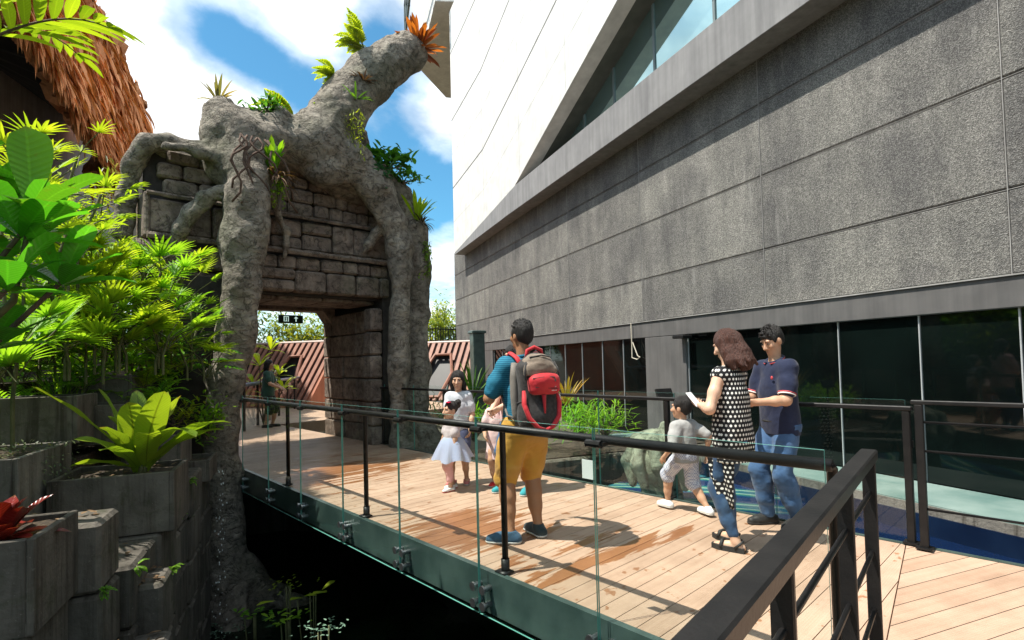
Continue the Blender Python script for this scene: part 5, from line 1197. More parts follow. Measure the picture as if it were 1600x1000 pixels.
def dots_fabric(name, c1, c2, pitch, r):
    m, nt, out = newmat(name); v = coords(nt, 'Object'); x = _n(nt, 'ShaderNodeSeparateXYZ'); nt.links.new(v, x.inputs[0])
    a = math_(nt, 'MULTIPLY', math_(nt, 'ARCTAN2', x.outputs[1], x.outputs[0]), .165/pitch); z = math_(nt, 'DIVIDE', x.outputs[2], pitch)
    row = math_(nt, 'FLOOR', z); a = math_(nt, 'ADD', a, math_(nt, 'MULTIPLY', math_(nt, 'MODULO', row, 2), .5))
    fx = math_(nt, 'SUBTRACT', math_(nt, 'FRACT', a), .5); fz = math_(nt, 'SUBTRACT', math_(nt, 'FRACT', z), .5)
    d = math_(nt, 'SQRT', math_(nt, 'ADD', math_(nt, 'MULTIPLY', fx, fx), math_(nt, 'MULTIPLY', fz, fz)))
    c = mix(nt, math_(nt, 'LESS_THAN', d, r), c1, c2)
    principled(nt, out, c, .7, 0, bump(nt, noise(nt, v, 8, 3, .5, .6), .3, .03), .3); return m
def check_fabric(name, c1, c2, sc):
    m, nt, out = newmat(name); v = coords(nt, 'Object'); ck = _n(nt, 'ShaderNodeTexChecker'); ck.inputs['Scale'].default_value = sc; ck.inputs['Color1'].default_value = rgb(c1); ck.inputs['Color2'].default_value = rgb(c2); nt.links.new(v, ck.inputs['Vector'])
    principled(nt, out, ck.outputs[0], .85, 0, bump(nt, noise(nt, v, 10, 3), .25, .03), .25); return m
# ---- man with backpack
man_rz = math.radians(24)
p = Person('man in a teal striped shirt and mustard shorts wearing a red and grey backpack', (.09, 4.36), man_rz, 1.745, .98, .98, .96, .90, {-1: (-.15, .00, 0), 1: (.125, .06, 0)}, {-1: (-.17, .31, 1.18), 1: (.10, .36, 1.24)}, {-1: (-.6,-.5,-.8), 1: (.7,-.4,-.7)}, .02, .25, -.02, limb=1.0, foot_dir={-1: 1.05, 1: .12})
MAN = p
p.body(M_skind, {-1: dict(nrm=(.9,.2,.3), curl=.6), 1: dict(nrm=(-.9,.2,.3), curl=.6)}); p.hair(M_hairb, 'short', 1)
p.top(stripe_fabric('teal_striped_shirt', (.012,.11,.19), (.03,.19,.28), 62, .45), -.04, .78, .014, .008, neck=.052)
p.bottom(fabric('mustard_twill', (.50,.25,.035), (.60,.33,.06), 5, .45), 1.0, .026, .11, 'shorts', .014, .010)
for g in (-1, 1): p.shoe(g, fabric('blue_trainer', (.03,.075,.13), (.05,.11,.17), 20) if g < 0 else fabric('dark_trainer', (.02,.035,.04), (.04,.06,.065), 20), M_sole, .012)
mb = MB(); c = p.nb + p.up*.012
pts = [c + Vector((.068*math.cos(a), .072*math.sin(a)+.008, .012-.012*math.sin(a))) for a in [2*PI*i/18 for i in range(19)]]; mb.tube(pts, .014, 6, False); mb.build('collar', bpy.data.materials['teal_striped_shirt'], p.root, smooth=True)
# backpack
def in_frame0(P_, v): return Vector((P_.root.location.x, P_.root.location.y, 0)) + Matrix.Rotation(P_.root.rotation_euler.z, 3, 'Z') @ Vector(v)
bp = empty('backpack', (.09, 4.36, 0), man_rz, 'red and grey backpack with black mesh panel on the man in mustard shorts', 'backpack')
M_bpg = fabric('grey_nylon', (.11,.097,.083), (.18,.16,.138), 8, .25, .7); M_bpk = fabric('black_mesh', (.018,.017,.017), (.04,.036,.035), 40, .3, .7); M_bpr = fabric('red_nylon', (.42,.018,.025), (.55,.03,.04), 8, .3, .6); M_bpt = fabric('tan_nylon', (.15,.115,.085), (.25,.195,.15), 12, .35, .7)
S = SDF((-.26,-.52,.86), (.26,-.04,1.62), .0075); S.box((0,-.235,1.19), (.155,.085,.255), .07, .03); S.ell((0,-.22,1.36), (.145,.10,.15), .05); S.ell((0,-.25,1.02), (.165,.115,.13), .06); S.rough(.006, 12, 2); S.mesh('pack_body', M_bpk, bp)
S = SDF((-.26,-.52,1.2), (.26,-.04,1.6), .007); S.ell((0,-.245,1.40), (.140,.105,.105), .03); S.box((0,-.25,1.36), (.138,.085,.06), .04, .03); S.plane((0,0,1.335), (0,0,-1)); S.rough(.007, 16, 3, (1,1,2)); S.mesh('lid', M_bpt, bp)
S = SDF((-.26,-.56,1.1), (.26,-.1,1.5), .006); S.box((.015,-.325,1.265), (.128,.06,.078), .05, .03); S.ell((.01,-.335,1.29), (.11,.07,.06), .04); S.rough(.005, 14, 5); pk = S.mesh('pocket', M_bpr, bp)
mb = MB()
for k, r in enumerate((.016, .026, .036)): mb.tube([(.085-r*math.cos(a)*.9, -.392+.004*k+.012*abs(math.cos(a)), 1.235+r*math.sin(a)) for a in [PI*.5*i/5 for i in range(6)]], .0035, 4)
mb.tube([(.045,-.392,1.222), (.09,-.387,1.222)], .003, 4); mb.build('emblem', pm('pale_print', (.7,.55,.5), (.75,.6,.55), 10, .6), pk)
mb = MB()
for g in (-1, 1): mb.tube([(g*.135,-.285,1.22), (g*.150,-.315,1.12), (g*.125,-.345,1.02), (g*.06,-.362,.945), (0,-.365,.925)], [.016,.02,.02,.018,.016], 7)
mb.tube([(0,-.348,1.19), (.0,-.362,1.05)], [.018,.006], 6); mb.build('red_trim', M_bpr, bp, smooth=True)
mb = MB(); mb.tube([(-.10,-.372,1.315), (-.02,-.392,1.325), (.06,-.392,1.325), (.13,-.362,1.31)], .004, 5); mb.tube([(-.085,-.385,1.25), (.10,-.392,1.235)], .003, 5); mb.tube([(.07,-.392,1.325), (.075,-.402,1.29)], .005, 5); mb.build('zip', M_bpk, pk)
mb = MB()
for g in (-1, 1): mb.tube([(g*.12,-.30,1.44), (g*.145,-.325,1.36), (g*.14,-.335,1.30)], .008, 5); mb.tube([(g*.15,-.27,1.14), (g*.165,-.20,1.12), (g*.16,-.12,1.12)], .008, 5)
mb.tube([(-.09,-.30,1.475), (0,-.325,1.49), (.09,-.30,1.475)], .006, 5); mb.build('webbing', M_bpk, bp, smooth=True)
wb = empty('water_bottle', in_frame0(MAN, (.192,-.20,1.09)), man_rz, 'white water bottle with a green cap in the backpack side pocket', 'bottle'); mb = MB(); mb.tube([(0,0,-.12),(0,0,.05),(0,0,.08),(0,0,.10)], [.034,.034,.028,.016], 12); mb.build('flask', M_white, wb, smooth=True); mb = MB(); mb.tube([(0,0,.095),(0,0,.13)], .02, 10); mb.build('cap', pm('green_cap', (.02,.30,.12), (.03,.36,.15), 5, .4), wb)
mb = MB(); mb.tube([(-.07,-.20,1.47), (-.06,-.20,1.53), (0,-.20,1.555), (.06,-.20,1.53), (.07,-.20,1.47)], .016, 7); mb.build('handle', M_bpr, bp, smooth=True)
for g in (-1, 1):
    mb = MB(); mb.tube([(g*.085,-.15,1.40), (g*.10,-.09,1.475), (g*.112,0,1.513), (g*.115,.085,1.455), (g*.12,.135,1.36), (g*.125,.14,1.22)], [.024,.026,.027,.027,.024,.02], 8, True, .55); mb.build('shoulder_strap', M_bpr, bp, smooth=True)
    mb = MB(); mb.tube([(g*.145,-.14,1.43), (g*.168,-.17,1.32), (g*.172,-.18,1.18), (g*.168,-.19,1.05), (g*.15,-.20,.95)], [.028,.032,.032,.03,.024], 8); mb.build('side_panel', M_bpg, bp, smooth=True)
    mb = MB(); mb.tube([(g*.15,-.17,1.0), (g*.18,-.06,1.02), (g*.165,.10,1.2)], .010, 5); mb.build('side_strap', M_bpg, bp, smooth=True)
def phone(label, loc, R, c=(.75,.76,.78)):
    e = empty('mobile_phone', loc, 0, label, 'phone'); e.rotation_euler = R; mb = MB(); mb.box((0,0,0), (.072,.009,.148), None, .004); mb.build('case', pm('phone_case', c, tuple(x*.9 for x in c), 10, .35), e)
    mb = MB(); mb.box((0,.0052,0), (.064,.001,.132)); mb.build('screen', pm('phone_screen', (.02,.025,.03), (.03,.035,.04), 3, .1), e)
RM = Matrix.Rotation(man_rz, 3, 'Z')
def in_frame(P_, v): return Vector((P_.root.location.x, P_.root.location.y, 0)) + Matrix.Rotation(P_.root.rotation_euler.z, 3, 'Z') @ Vector(v)
ph = in_frame(MAN, MAN.wr[-1] + Vector((.05,.10,.07))); phone('dark phone held up by the man with the backpack', ph, (0.1, 0, man_rz+.1), (.05,.05,.055))
# ---- woman in polka dots
p = Person('woman in a black and white polka dot tunic and torn jeans looking at her phone', (1.66, 4.06), math.radians(36), 1.62, 1.0, .90, .95, .90, {-1: (-.07, -.03, 0), 1: (.09, .10, 0)}, {-1: (-.11, .20, 1.13), 1: (.06, .24, 1.12)}, {-1: (-.8,-.5,-.6), 1: (.7,-.5,-.6)}, .03, .15, .35, limb=.95, foot_dir={-1: .25, 1: -.1})
WOM = p; M_dots = dots_fabric('polka_dot_fabric', (.010,.010,.012), (.75,.74,.70), .034, .28)
p.body(M_skinl, {-1: dict(nrm=(.5,0,.9), curl=.45), 1: dict(nrm=(-.6,0,.8), curl=.5)}); p.hair(M_hairbr, 'bob', 3)
p.top(M_dots, -.20, 0, .012, .006, 'tunic', .055, .014, .012); p.bottom(M_denimd, 1.86, .007, .10, 'jeans')
mb = MB(); V = []; nn = 9
for j in range(9):
    t = j/8
    for i in range(nn):
        q = i/(nn-1)-.5; V.append((-.15+.03*t+ .02*math.sin(q*9+t*3), .02+q*(.20-.03*t), .70-.36*t+.02*math.sin(q*5)))
F = [(j*nn+i, j*nn+i+1, (j+1)*nn+i+1, (j+1)*nn+i) for j in range(8) for i in range(nn-1)]; mb.add(V, F); o = mb.build('tunic_tail', M_dots, p.root, smooth=True)
sm = o.modifiers.new('thickness', 'SOLIDIFY'); sm.thickness = .008
for g in (-1, 1):
    A = p.an[g]; a = p.fd[g]; d = Vector((math.sin(-a), math.cos(-a), 0)); n = Vector((d.y, -d.x, 0)); mb = MB(); b0 = A + d*.045; z0 = A.z-.07
    poly = [(A + d*y + n*x) for x, y in ((-.035,-.065),(.035,-.065),(.042,.05),(.045,.12),(.02,.175),(-.02,.175),(-.045,.12),(-.042,.05))]
    mb.prism([(q.x, q.y) for q in poly], A.z-.0705, A.z-.035); o = mb.build('sandal', M_soled, p.root)
    mb = MB(); mb.tube([A+d*.10-n*.045+Vector((0,0,-.045)), A+d*.095-n*.02+Vector((0,0,-.005)), A+d*.095+n*.02+Vector((0,0,-.005)), A+d*.10+n*.045+Vector((0,0,-.045))], .014, 6); mb.tube([A-d*.0-n*.042+Vector((0,0,-.04)), A-d*.045-n*.03+Vector((0,0,.0)), A-d*.045+n*.03+Vector((0,0,.0)), A+n*.042+Vector((0,0,-.04))], .009, 6); mb.build('sandal_strap', M_soled, o, smooth=True)
ph = in_frame(p, p.wr[-1] + Vector((.035,.10,.045))); phone('white phone held by the woman in polka dots', ph, (-.75, 0.0, math.radians(36)), (.8,.8,.82))
# ---- man in polo shirt
p = Person('man in a dark navy polo shirt with red trimmed sleeves looking down', (2.27, 4.57), math.radians(108), 1.66, 1.0, .94, .94, .90, {-1: (-.09, -.06, 0), 1: (.10, .07, 0)}, {-1: (-.10, .34, 1.10), 1: (.09, .33, 1.12)}, {-1: (-.5,-.8,-.6), 1: (.5,-.8,-.6)}, .05, -.02, .45, foot_dir={-1: .15, 1: -.25})
POL = p; M_navy = fabric('navy_pique', (.009,.014,.040), (.015,.022,.055), 5, .3)
p.body(M_skin, {-1: dict(nrm=(.8,.2,.5), curl=.6), 1: dict(nrm=(-.8,.2,.5), curl=.6)}); p.hair(M_hairb, 'short', 5)
shp = p.top(M_navy, -.10, .72, .013, .008, 'polo_shirt', .056, .0, .009); p.bottom(M_denim, 1.93, .012, .0, 'jeans', .004, .010)
M_redt = pm('red_trim_cloth', (.45,.05,.06), (.5,.08,.09), 10, .8)
for g in (-1, 1):
    P0 = p.sh[g].lerp(p.el[g], .70); d = (p.el[g]-p.sh[g]).normalized(); u = d.cross(Vector((0,0,1))).normalized(); w = d.cross(u)
    mb = MB(); mb.tube([P0 + d*.032 + (u*math.cos(t)+w*math.sin(t))*.064 for t in [2*PI*i/16 for i in range(17)]], .006, 6, False); mb.build('cuff', M_white, p.root, smooth=True)
    mb = MB(); mb.tube([P0 + d*.020 + (u*math.cos(t)+w*math.sin(t))*.066 for t in [2*PI*i/16 for i in range(17)]], .006, 6, False); mb.build('cuff_stripe', M_redt, p.root, smooth=True)
mb = MB(); mb.tube([p.nb + Vector((.070*math.cos(t), .072*math.sin(t)+.01, .030-.030*math.sin(t))) for t in [PI*.62+2*PI*.88*i/16 for i in range(17)]], .013, 6); mb.build('collar', M_navy, p.root, smooth=True)
mb = MB(); mb.tube([p.nb + Vector((.078*math.cos(t), .080*math.sin(t)+.01, .026-.032*math.sin(t))) for t in [PI*.62+2*PI*.88*i/16 for i in range(17)]], .006, 6); mb.build('collar_trim', M_redt, p.root, smooth=True)
mb = MB(); mb.ball(p.chest + Vector((-.075,.124,.06)), (.013,.006,.016), 10, 6); mb.build('chest_emblem', M_redt, shp, smooth=True)
mb = MB(); mb.tube([p.P + Vector((.158*math.cos(t), .128*math.sin(t), .02)) for t in [2*PI*i/24 for i in range(25)]], .014, 6, False); mb.build('belt', M_soled, p.root, smooth=True)
for g in (-1, 1): p.shoe(g, fabric('black_shoe', (.014,.013,.013), (.03,.028,.026), 20, .1, .5), M_soled, .010, .07)
ph = in_frame(p, p.wr[-1] + Vector((.04,.10,.05))); phone('dark phone in the hands of the man in the polo shirt', ph, (-.7, 0, math.radians(108)), (.05,.05,.055))
# ---- boy
p = Person('small boy in a grey shirt and checked shorts walking in white trainers', (1.60, 5.02), math.radians(28), 1.10, 1.42, .98, 1.0, 1.0, {-1: (-.09, .30, .02), 1: (.09, -.30, .03)}, {-1: (-.30, .12, .82), 1: (.27, -.16, .86)}, {-1: (-.4,-1,0), 1: (.4,-1,0)}, .06, .35, .0, h=.0095, foot_dir={-1: .1, 1: -.1}, pelvis=(0,0,-.05))
p.body(M_skin, {-1: dict(nrm=(1,0,0), curl=.5), 1: dict(nrm=(-1,0,0), curl=.5)}); p.hair(M_hairb, 'boy', 2)
p.top(fabric('grey_jersey', (.30,.30,.29), (.37,.37,.36), 6), -.12, .85, .024, .018, 'shirt', .056); p.bottom(check_fabric('checked_cotton', (.62,.64,.70), (.30,.33,.45), 70), 1.12, .024, .06, 'shorts', .012)
for g in (-1, 1): p.shoe(g, fabric('white_trainer', (.72,.72,.72), (.8,.8,.8), 20), M_sole, .018, .10)
# ---- girls
p = Person('girl with dark bobbed hair in a white shirt standing behind the smaller girl', (-.66, 6.46), math.radians(172), 1.33, 1.20, .90, .92, .90, {-1: (-.10, .0, 0), 1: (.10, .10, 0)}, {-1: (-.21, .16, .86), 1: (.15, .28, .86)}, {-1: (-.4,-.9,0), 1: (.4,-.9,0)}, .03, .1, .1, h=.009, limb=.9)
p.body(M_skin, {-1: dict(nrm=(1,0,0), curl=.6), 1: dict(nrm=(-.6,0,-.8), curl=.5)}); p.hair(M_hairb, 'girl', 4); p.top(fabric('white_cotton', (.50,.52,.56), (.58,.60,.63), 5), -.08, .72, .018, .008, 'shirt', .056); p.bottom(fabric('navy_cotton', (.05,.06,.12), (.08,.09,.16), 6), .72, .022, .06, 'shorts', .014)
for g in (-1, 1): p.shoe(g, fabric('pink_sandal', (.5,.16,.16), (.6,.22,.22), 20), M_sole, .012, .045)
p = Person('little girl in a pale tulle skirt with a pink flower in her hair', (-.71, 6.13), math.radians(128), 1.0, 1.50, .95, 1.0, 1.02, {-1: (-.08, .10, 0), 1: (.10, -.06, 0)}, {-1: (-.22, .12, .74), 1: (.22, .16, .78)}, {-1: (-.5,-1,0), 1: (.5,-1,0)}, .03, .0, .0, h=.0105, foot_dir={-1: .1, 1: -.1})
p.body(M_skin, {-1: dict(nrm=(1,0,0), curl=.6), 1: dict(nrm=(-1,0,0), curl=.6)}); p.hair(M_hairb, 'bun', 6); p.top(fabric('pale_cotton', (.52,.45,.46), (.60,.52,.53), 5), -.02, .62, .022, .01, 'shirt', .056); p.bottom(fabric('pink_leggings', (.70,.36,.36), (.78,.46,.45), 5), 1.62, .014, .08, 'leggings')
mb = MB(); V = []; nn = 48
for j in range(7):
    t = j/6
    for i in range(nn):
        a = 2*PI*i/nn; r = (.105+.135*t**.7)*(1+.10*t*math.sin(a*9+t)+.05*t*math.sin(a*17)); V.append((r*math.cos(a), r*math.sin(a)*.9, .60-.25*t+.018*t*math.sin(a*5)))
mb.add(V, [(j*nn+i, j*nn+(i+1) % nn, (j+1)*nn+(i+1) % nn, (j+1)*nn+i) for j in range(6) for i in range(nn)])
mt = leafmat('pale_blue_tulle', (.26,.34,.50), (.40,.47,.60), .9, .35, .1); o = mb.build('skirt', mt, p.root, smooth=True)
mb = MB(); pr.seed(3)
for k in range(14): leaf(mb, p.hv(-.035+.01*math.sin(k), .055, .10), k*2.4, .4, .05*p.k*1.4, .035, .4, prof_obov, 4, .1)
mb.build('hair_flower', leafmat('pink_petal', (.65,.03,.20), (.75,.06,.28), trans=.3), p.root, smooth=True)
for g in (-1, 1): p.shoe(g, fabric('white_slipper', (.7,.66,.66), (.78,.74,.74), 20), pm('red_sole', (.4,.05,.04), (.45,.07,.05), 10, .6), .014, .06)
# ---- people partly hidden behind the man with the backpack
p = Person('woman in jeans and teal shoes mostly hidden behind the man with the backpack', (.02, 6.02), math.radians(140), 1.60, 1.02, .94, 1.0, 1.0, {-1: (-.20, .02, 0), 1: (.10, .10, 0)}, {-1: (-.05, .34, 1.02), 1: (.05, .36, 1.0)}, {-1: (-.7,-.6,-.5), 1: (.7,-.6,-.5)}, .03, .1, .2, h=.010)
p.body(M_skinl, {-1: dict(nrm=(1,0,.3), curl=.5), 1: dict(nrm=(-1,0,.3), curl=.5)}); p.hair(M_hairb, 'long', 7); p.top(fabric('dusty_pink_knit', (.55,.34,.34), (.62,.42,.42), 6), -.08, .8, .018, .012, 'shirt', .056); p.bottom(M_denim, 1.88, .010, .05, 'jeans')
for g in (-1, 1): p.shoe(g, fabric('teal_trainer', (.03,.26,.30), (.05,.34,.38), 20), M_sole, .014)
p = Person('small child in a pale pink dress half hidden behind the man with the backpack', (-.19, 6.28), math.radians(165), 1.12, 1.40, .95, 1.0, 1.0, {-1: (-.08, .05, 0), 1: (.08, 0, 0)}, {-1: (-.20, .22, .98), 1: (.16, .26, .92)}, {-1: (-.7,-.6,-.5), 1: (.7,-.6,-.5)}, 0, -.2, .1, h=.011)
p.body(M_skin, {-1: dict(nrm=(1,0,0), curl=.4), 1: dict(nrm=(-1,0,0), curl=.4)}); p.hair(M_hairb, 'girl', 8); p.top(fabric('pale_pink_cotton', (.68,.48,.47), (.75,.56,.55), 6), -.42, .6, .022, .02, 'dress', .056, .05)
for g in (-1, 1): p.shoe(g, M_bpr, M_sole, .012, .06)
p = Person('person in a dark green shirt standing in the shade beyond the archway', (-5.92, 12.9), math.radians(-82), 1.60, 1.02, .95, 1.0, 1.0, {-1: (-.09, .08, 0), 1: (.09, -.05, 0)}, {-1: (-.20, .30, 1.0), 1: (.20, .34, 1.02)}, {-1: (-.6,-.6,-.5), 1: (.6,-.6,-.5)}, .03, 0, .05, h=.012)
p.body(M_skin, {-1: dict(nrm=(0,0,-1), curl=.5), 1: dict(nrm=(0,0,-1), curl=.5)}); p.hair(M_hairb, 'long', 9); p.top(fabric('dark_green_cotton', (.02,.06,.045), (.03,.085,.06), 6), -.10, .7, .018, .015, 'shirt', .056); p.bottom(fabric('black_cotton', (.015,.015,.018), (.03,.03,.032), 6), 1.2, .016, .05, 'shorts', .01)
for g in (-1, 1): p.shoe(g, M_bpk, M_soled, .012, .06)
# ================================================================ THATCHED BUILDING ON THE LEFT
def thatchmat():
    m, nt, out = newmat('reddish_thatch'); tc_ = _n(nt, 'ShaderNodeTexCoord'); v = tc_.outputs['UV']
    mp = _n(nt, 'ShaderNodeMapping'); mp.inputs['Scale'].default_value = (150, 3.2, 1); mp.inputs['Rotation'].default_value = (0,0,.06); nt.links.new(v, mp.inputs['Vector'])
    n1 = noise(nt, mp.outputs['Vector'], 1.0, 8, .7, .5); v2 = coords(nt, 'Object')
    c = ramp(nt, n1, [(.28, (.10,.035,.016)), (.42, (.50,.20,.09)), (.56, (.85,.42,.22)), (.75, (.95,.62,.40))])
    c = mix(nt, 1, c, ramp(nt, noise(nt, v2, .8, 5), [(.35, (.75,.68,.65)), (.65, (1.1,1.08,1.05))]), 'MULTIPLY')
    principled(nt, out, c, .9, 0, bump(nt, n1, .9, .25), .2); return m
th = empty('thatched_building', NU(-5.5, 18), RZ_NU, 'grey walled building with a deep ragged reddish thatch eave at the upper left', 'building')
nu_, nv_ = 620, 40; bot = [(12.6, 9.35), (14.3, 9.43), (15.5, 9.25), (17.0, 8.8), (18.4, 8.55), (21, 8.6), (23.5, 8.7), (25.3, 9.0)]
def interp(tab, x):
    for (a, b), (c, d) in zip(tab, tab[1:]):
        if x <= c: return b + (d-b)*(x-a)/(c-a)
    return tab[-1][1]
uu = np.linspace(0, 1, nu_)[:, None]; vv = np.linspace(0, 1, nv_)[None, :]
ub = 12.6 + uu*12.9; ut = 14.5 + uu*14.8; zb = np.array([interp(bot, x) for x in ub[:,0]])[:, None]; zt = 13.1 + .9*np.sin(np.clip((uu-.25)*1.5,0,1)*PI*.9)-.9*uu**6
nb_, ntp = -5.5, -6.3
ridge = vnoise(uu*230+vv*5, vv*2.0+1+0*uu, 0*uu*vv, 21)*.45 + vnoise(uu*95+vv*1.2+0*uu, vv*2.2+3+0*uu, 0*uu*vv, 4)*.35 + vnoise(uu*38+0*vv, vv*1.3+0*uu, 0*uu*vv+2, 5)*.32
rag = vnoise(uu*70+0*vv, 0*uu+0*vv+5, 0*uu*vv, 8); ragt = vnoise(uu*34+0*vv, 0*uu*vv+9, 0*uu*vv, 12)
endc = np.clip((uu-.90)/.10, 0, 1)**2
Ug = ub + (ut-ub)*vv; Zg = zb + (zt-zb)*vv + rag*.12*(1-vv)**4 + (ragt*.55+rag*.3)*vv**5*(1-uu**10); Ng = nb_ + (ntp-nb_)*vv + ridge*.20 + .22*np.sin(PI*vv) - endc*1.9 + 0*uu
V = np.stack([Ng+5.5, Ug-18, Zg], -1).reshape(-1, 3); idx = np.arange(nu_*nv_).reshape(nu_, nv_)
Fq = np.stack([idx[:-1,:-1], idx[1:,:-1], idx[1:,1:], idx[:-1,1:]], -1).reshape(-1, 4)
me = bpy.data.meshes.new('thatch'); me.from_pydata(V.tolist(), [], Fq.tolist()); uvl = me.uv_layers.new(name='UVMap')
UVv = np.stack([uu+0*vv, vv+0*uu], -1).reshape(-1, 2); li = np.zeros(len(me.loops), np.int32); me.loops.foreach_get('vertex_index', li); uvl.data.foreach_set('uv', UVv[li].astype(np.float32).ravel())
me.materials.append(thatchmat()); me.polygons.foreach_set('use_smooth', [True]*len(me.polygons)); o = link('thatch_eave', me, th); sm = o.modifiers.new('thick', 'SOLIDIFY'); sm.thickness = .45; sm.offset = -1
mb = MB(); pr.seed(61)
for k in range(3600):
    i = pr.randrange(nu_); j = int(pr.random()**1.6*(nv_-1)) if k > 900 else 0; q = V[i*nv_+j]; az = pr.gauss(0, .5)
    leaf(mb, (q[0]+pr.uniform(.02,.12), q[1], q[2]+pr.uniform(-.02,.12)), az, -1.15 + pr.uniform(-.2,.15), pr.uniform(.5,1.3), pr.uniform(.08,.24), .4, prof_blade, 3, .25)
for k in range(420):
    i = pr.randrange(nu_); q = V[i*nv_+nv_-1]; leaf(mb, (q[0], q[1], q[2]-.1), pr.uniform(0,6.28), pr.uniform(.9,1.5), pr.uniform(.25,.6), pr.uniform(.06,.13), .2, prof_blade, 3, .2)
mb.build('thatch_strands', leafmat('thatch_strand', (.36,.105,.045), (.90,.38,.21), .9, .12, .15), th, smooth=True, fixn=False)
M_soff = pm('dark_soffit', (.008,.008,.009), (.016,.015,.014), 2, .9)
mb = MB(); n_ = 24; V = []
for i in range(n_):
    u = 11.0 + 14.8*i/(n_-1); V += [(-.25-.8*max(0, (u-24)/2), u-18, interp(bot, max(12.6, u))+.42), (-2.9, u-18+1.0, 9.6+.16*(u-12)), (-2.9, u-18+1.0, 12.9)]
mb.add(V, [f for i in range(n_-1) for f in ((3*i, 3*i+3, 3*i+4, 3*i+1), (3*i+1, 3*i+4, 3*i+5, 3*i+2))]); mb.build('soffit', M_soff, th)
mb = MB(); mb.box((-3.7, 3.0, 6.2), (1.5, 26, 12.8)); mb.build('wall', streaky('pale_plaster_wall', (.20,.18,.17), (.30,.275,.26), .85), th)
# ================================================================ BEYOND THE ARCHWAY
def onY(px, py, Y):
    d = pdir(px, py); t = Y/d.y; return Vector((d.x*t, Y, CH+d.z*t))
M_rust = streaky('rust_red_panel', (.36,.13,.075), (.46,.19,.11), .6); M_slat = pm('red_brown_slat', (.25,.11,.075), (.34,.16,.11), 6, .6); M_slatd = pm('dark_gap_board', (.05,.025,.02), (.08,.04,.03), 6, .8); M_topcap = pm('pale_roof_cap', (.45,.36,.32), (.55,.45,.40), 5, .5)
mb = MB(); mb.prism([W(2.4, 13.92), W(11, 13.92), W(13, 24), W(2.4, 24)], -.30, -.002); ob = ms('far_walkway', mb, M_deck2)
def lounge(T1, Bn, left, label, hexes):
    """hexagonal walk-in shelter: sloped slatted side between ridge and ground, solid end wall"""
    e = empty('slatted_shelter', (T1.x, T1.y, 0), 0, label, 'shelter'); O = Vector((T1.x, T1.y, 0)); zt = T1.z
    t = T1 - O; b = Vector((Bn.x, Bn.y, 0)) - O; Lv = left; Ln = Lv.length; ld = Lv.normalized(); out_ = Vector((b.x, b.y, 0)).normalized()
    mb = MB(); bw = -out_*1.9
    mb.add([t, b, b+bw*1.3, t+bw, t-ld*.12, b-ld*.12, b+bw*1.3-ld*.12, t+bw-ld*.12], [(0,1,2,3),(7,6,5,4),(0,4,5,1),(1,5,6,2),(2,6,7,3),(3,7,4,0)]); mb.build('end_wall', M_rust, e)
    nrm = (t-b).cross(ld).normalized(); nrm = nrm if nrm.z > 0 else -nrm
    hx = [(c, w) for c, w in hexes]
    def inside(q, v):
        for c, w in hx:
            if v > .78 or v < .06: continue
            vv_ = (v-.06)/.72; half = w*(.62+.38*math.sin(PI*min(1, max(0, vv_)))**.5) if vv_ < .7 else w*(1-.45*(vv_-.7)/.3)
            if abs(q-c) < half: return True
        return False
    mb = MB(); md = MB(); ns = int(Ln/.26)
    for i in range(ns):
        q0 = i*.26; qa, qb = q0+.01, q0+.15
        runs = []; st = None
        for k in range(41):
            v = k/40; ins = inside(q0+.08, v)
            if not ins and st is None: st = v
            if (ins or k == 40) and st is not None: runs.append((st, v)); st = None
        for v0, v1 in runs:
            if v1-v0 < .03: continue
            A, B_, C_, D_ = [b.lerp(t, v)+ld*q for q, v in ((qa,v0),(qb,v0),(qb,v1),(qa,v1))]; u = nrm*.05
            mb.add([A, B_, C_, D_, A+u, B_+u, C_+u, D_+u], [(0,3,2,1),(4,5,6,7),(0,1,5,4),(1,2,6,5),(2,3,7,6),(3,0,4,7)])
            A, B_, C_, D_ = [b.lerp(t, v)+ld*q-nrm*.03 for q, v in ((q0,v0),(q0+.26,v0),(q0+.26,v1),(q0,v1))]; md.add([A,B_,C_,D_], [(0,1,2,3)])
    mb.build('slats', M_slat, e); md.build('backing', M_slatd, e)
    for c, w in hx:
        mb = MB(); pts = [b.lerp(t, v)+ld*q+nrm*.03 for q, v in ((c-w*.62,.06),(c-w,.45),(c-w*.55,.78),(c+w*.55,.78),(c+w,.45),(c+w*.62,.06))]; mb.tube(pts+[pts[0]], .07, 6); mb.build('opening_frame', M_slat, e)
        mb = MB(); cc = sum(pts, Vector((0,0,0)))/6; mb.add([cc + (p-cc)*1.45 - nrm*.22 for p in pts], [tuple(range(6))]); mb.build('opening_dark_sheet', M_black, e)  # black sheet stands in for the shaded interior behind the opening
    mb = MB(); mb.tube([t+Vector((0,0,.03))-ld*.15, t+Lv+Vector((0,0,.03))], .06, 6); mb.build('ridge_cap', M_topcap, e); return e
T1 = onY(527, 534, 19.5); Bn = onY(474, 624, 18.6); lounge(T1, Bn, Vector((-5.5, 1.6, 0)), 'red brown slatted shelter with a hexagonal opening seen through the archway', [(1.45, .50), (3.6, .5)])
T1 = onY(748, 534, 21.5); Bn = onY(722, 622, 20.2); lounge(T1, Bn, Vector((-4.2, 1.0, 0)), 'reddish slatted shelter with a hexagonal doorway between the archway and the grey building', [(1.35, .62)])
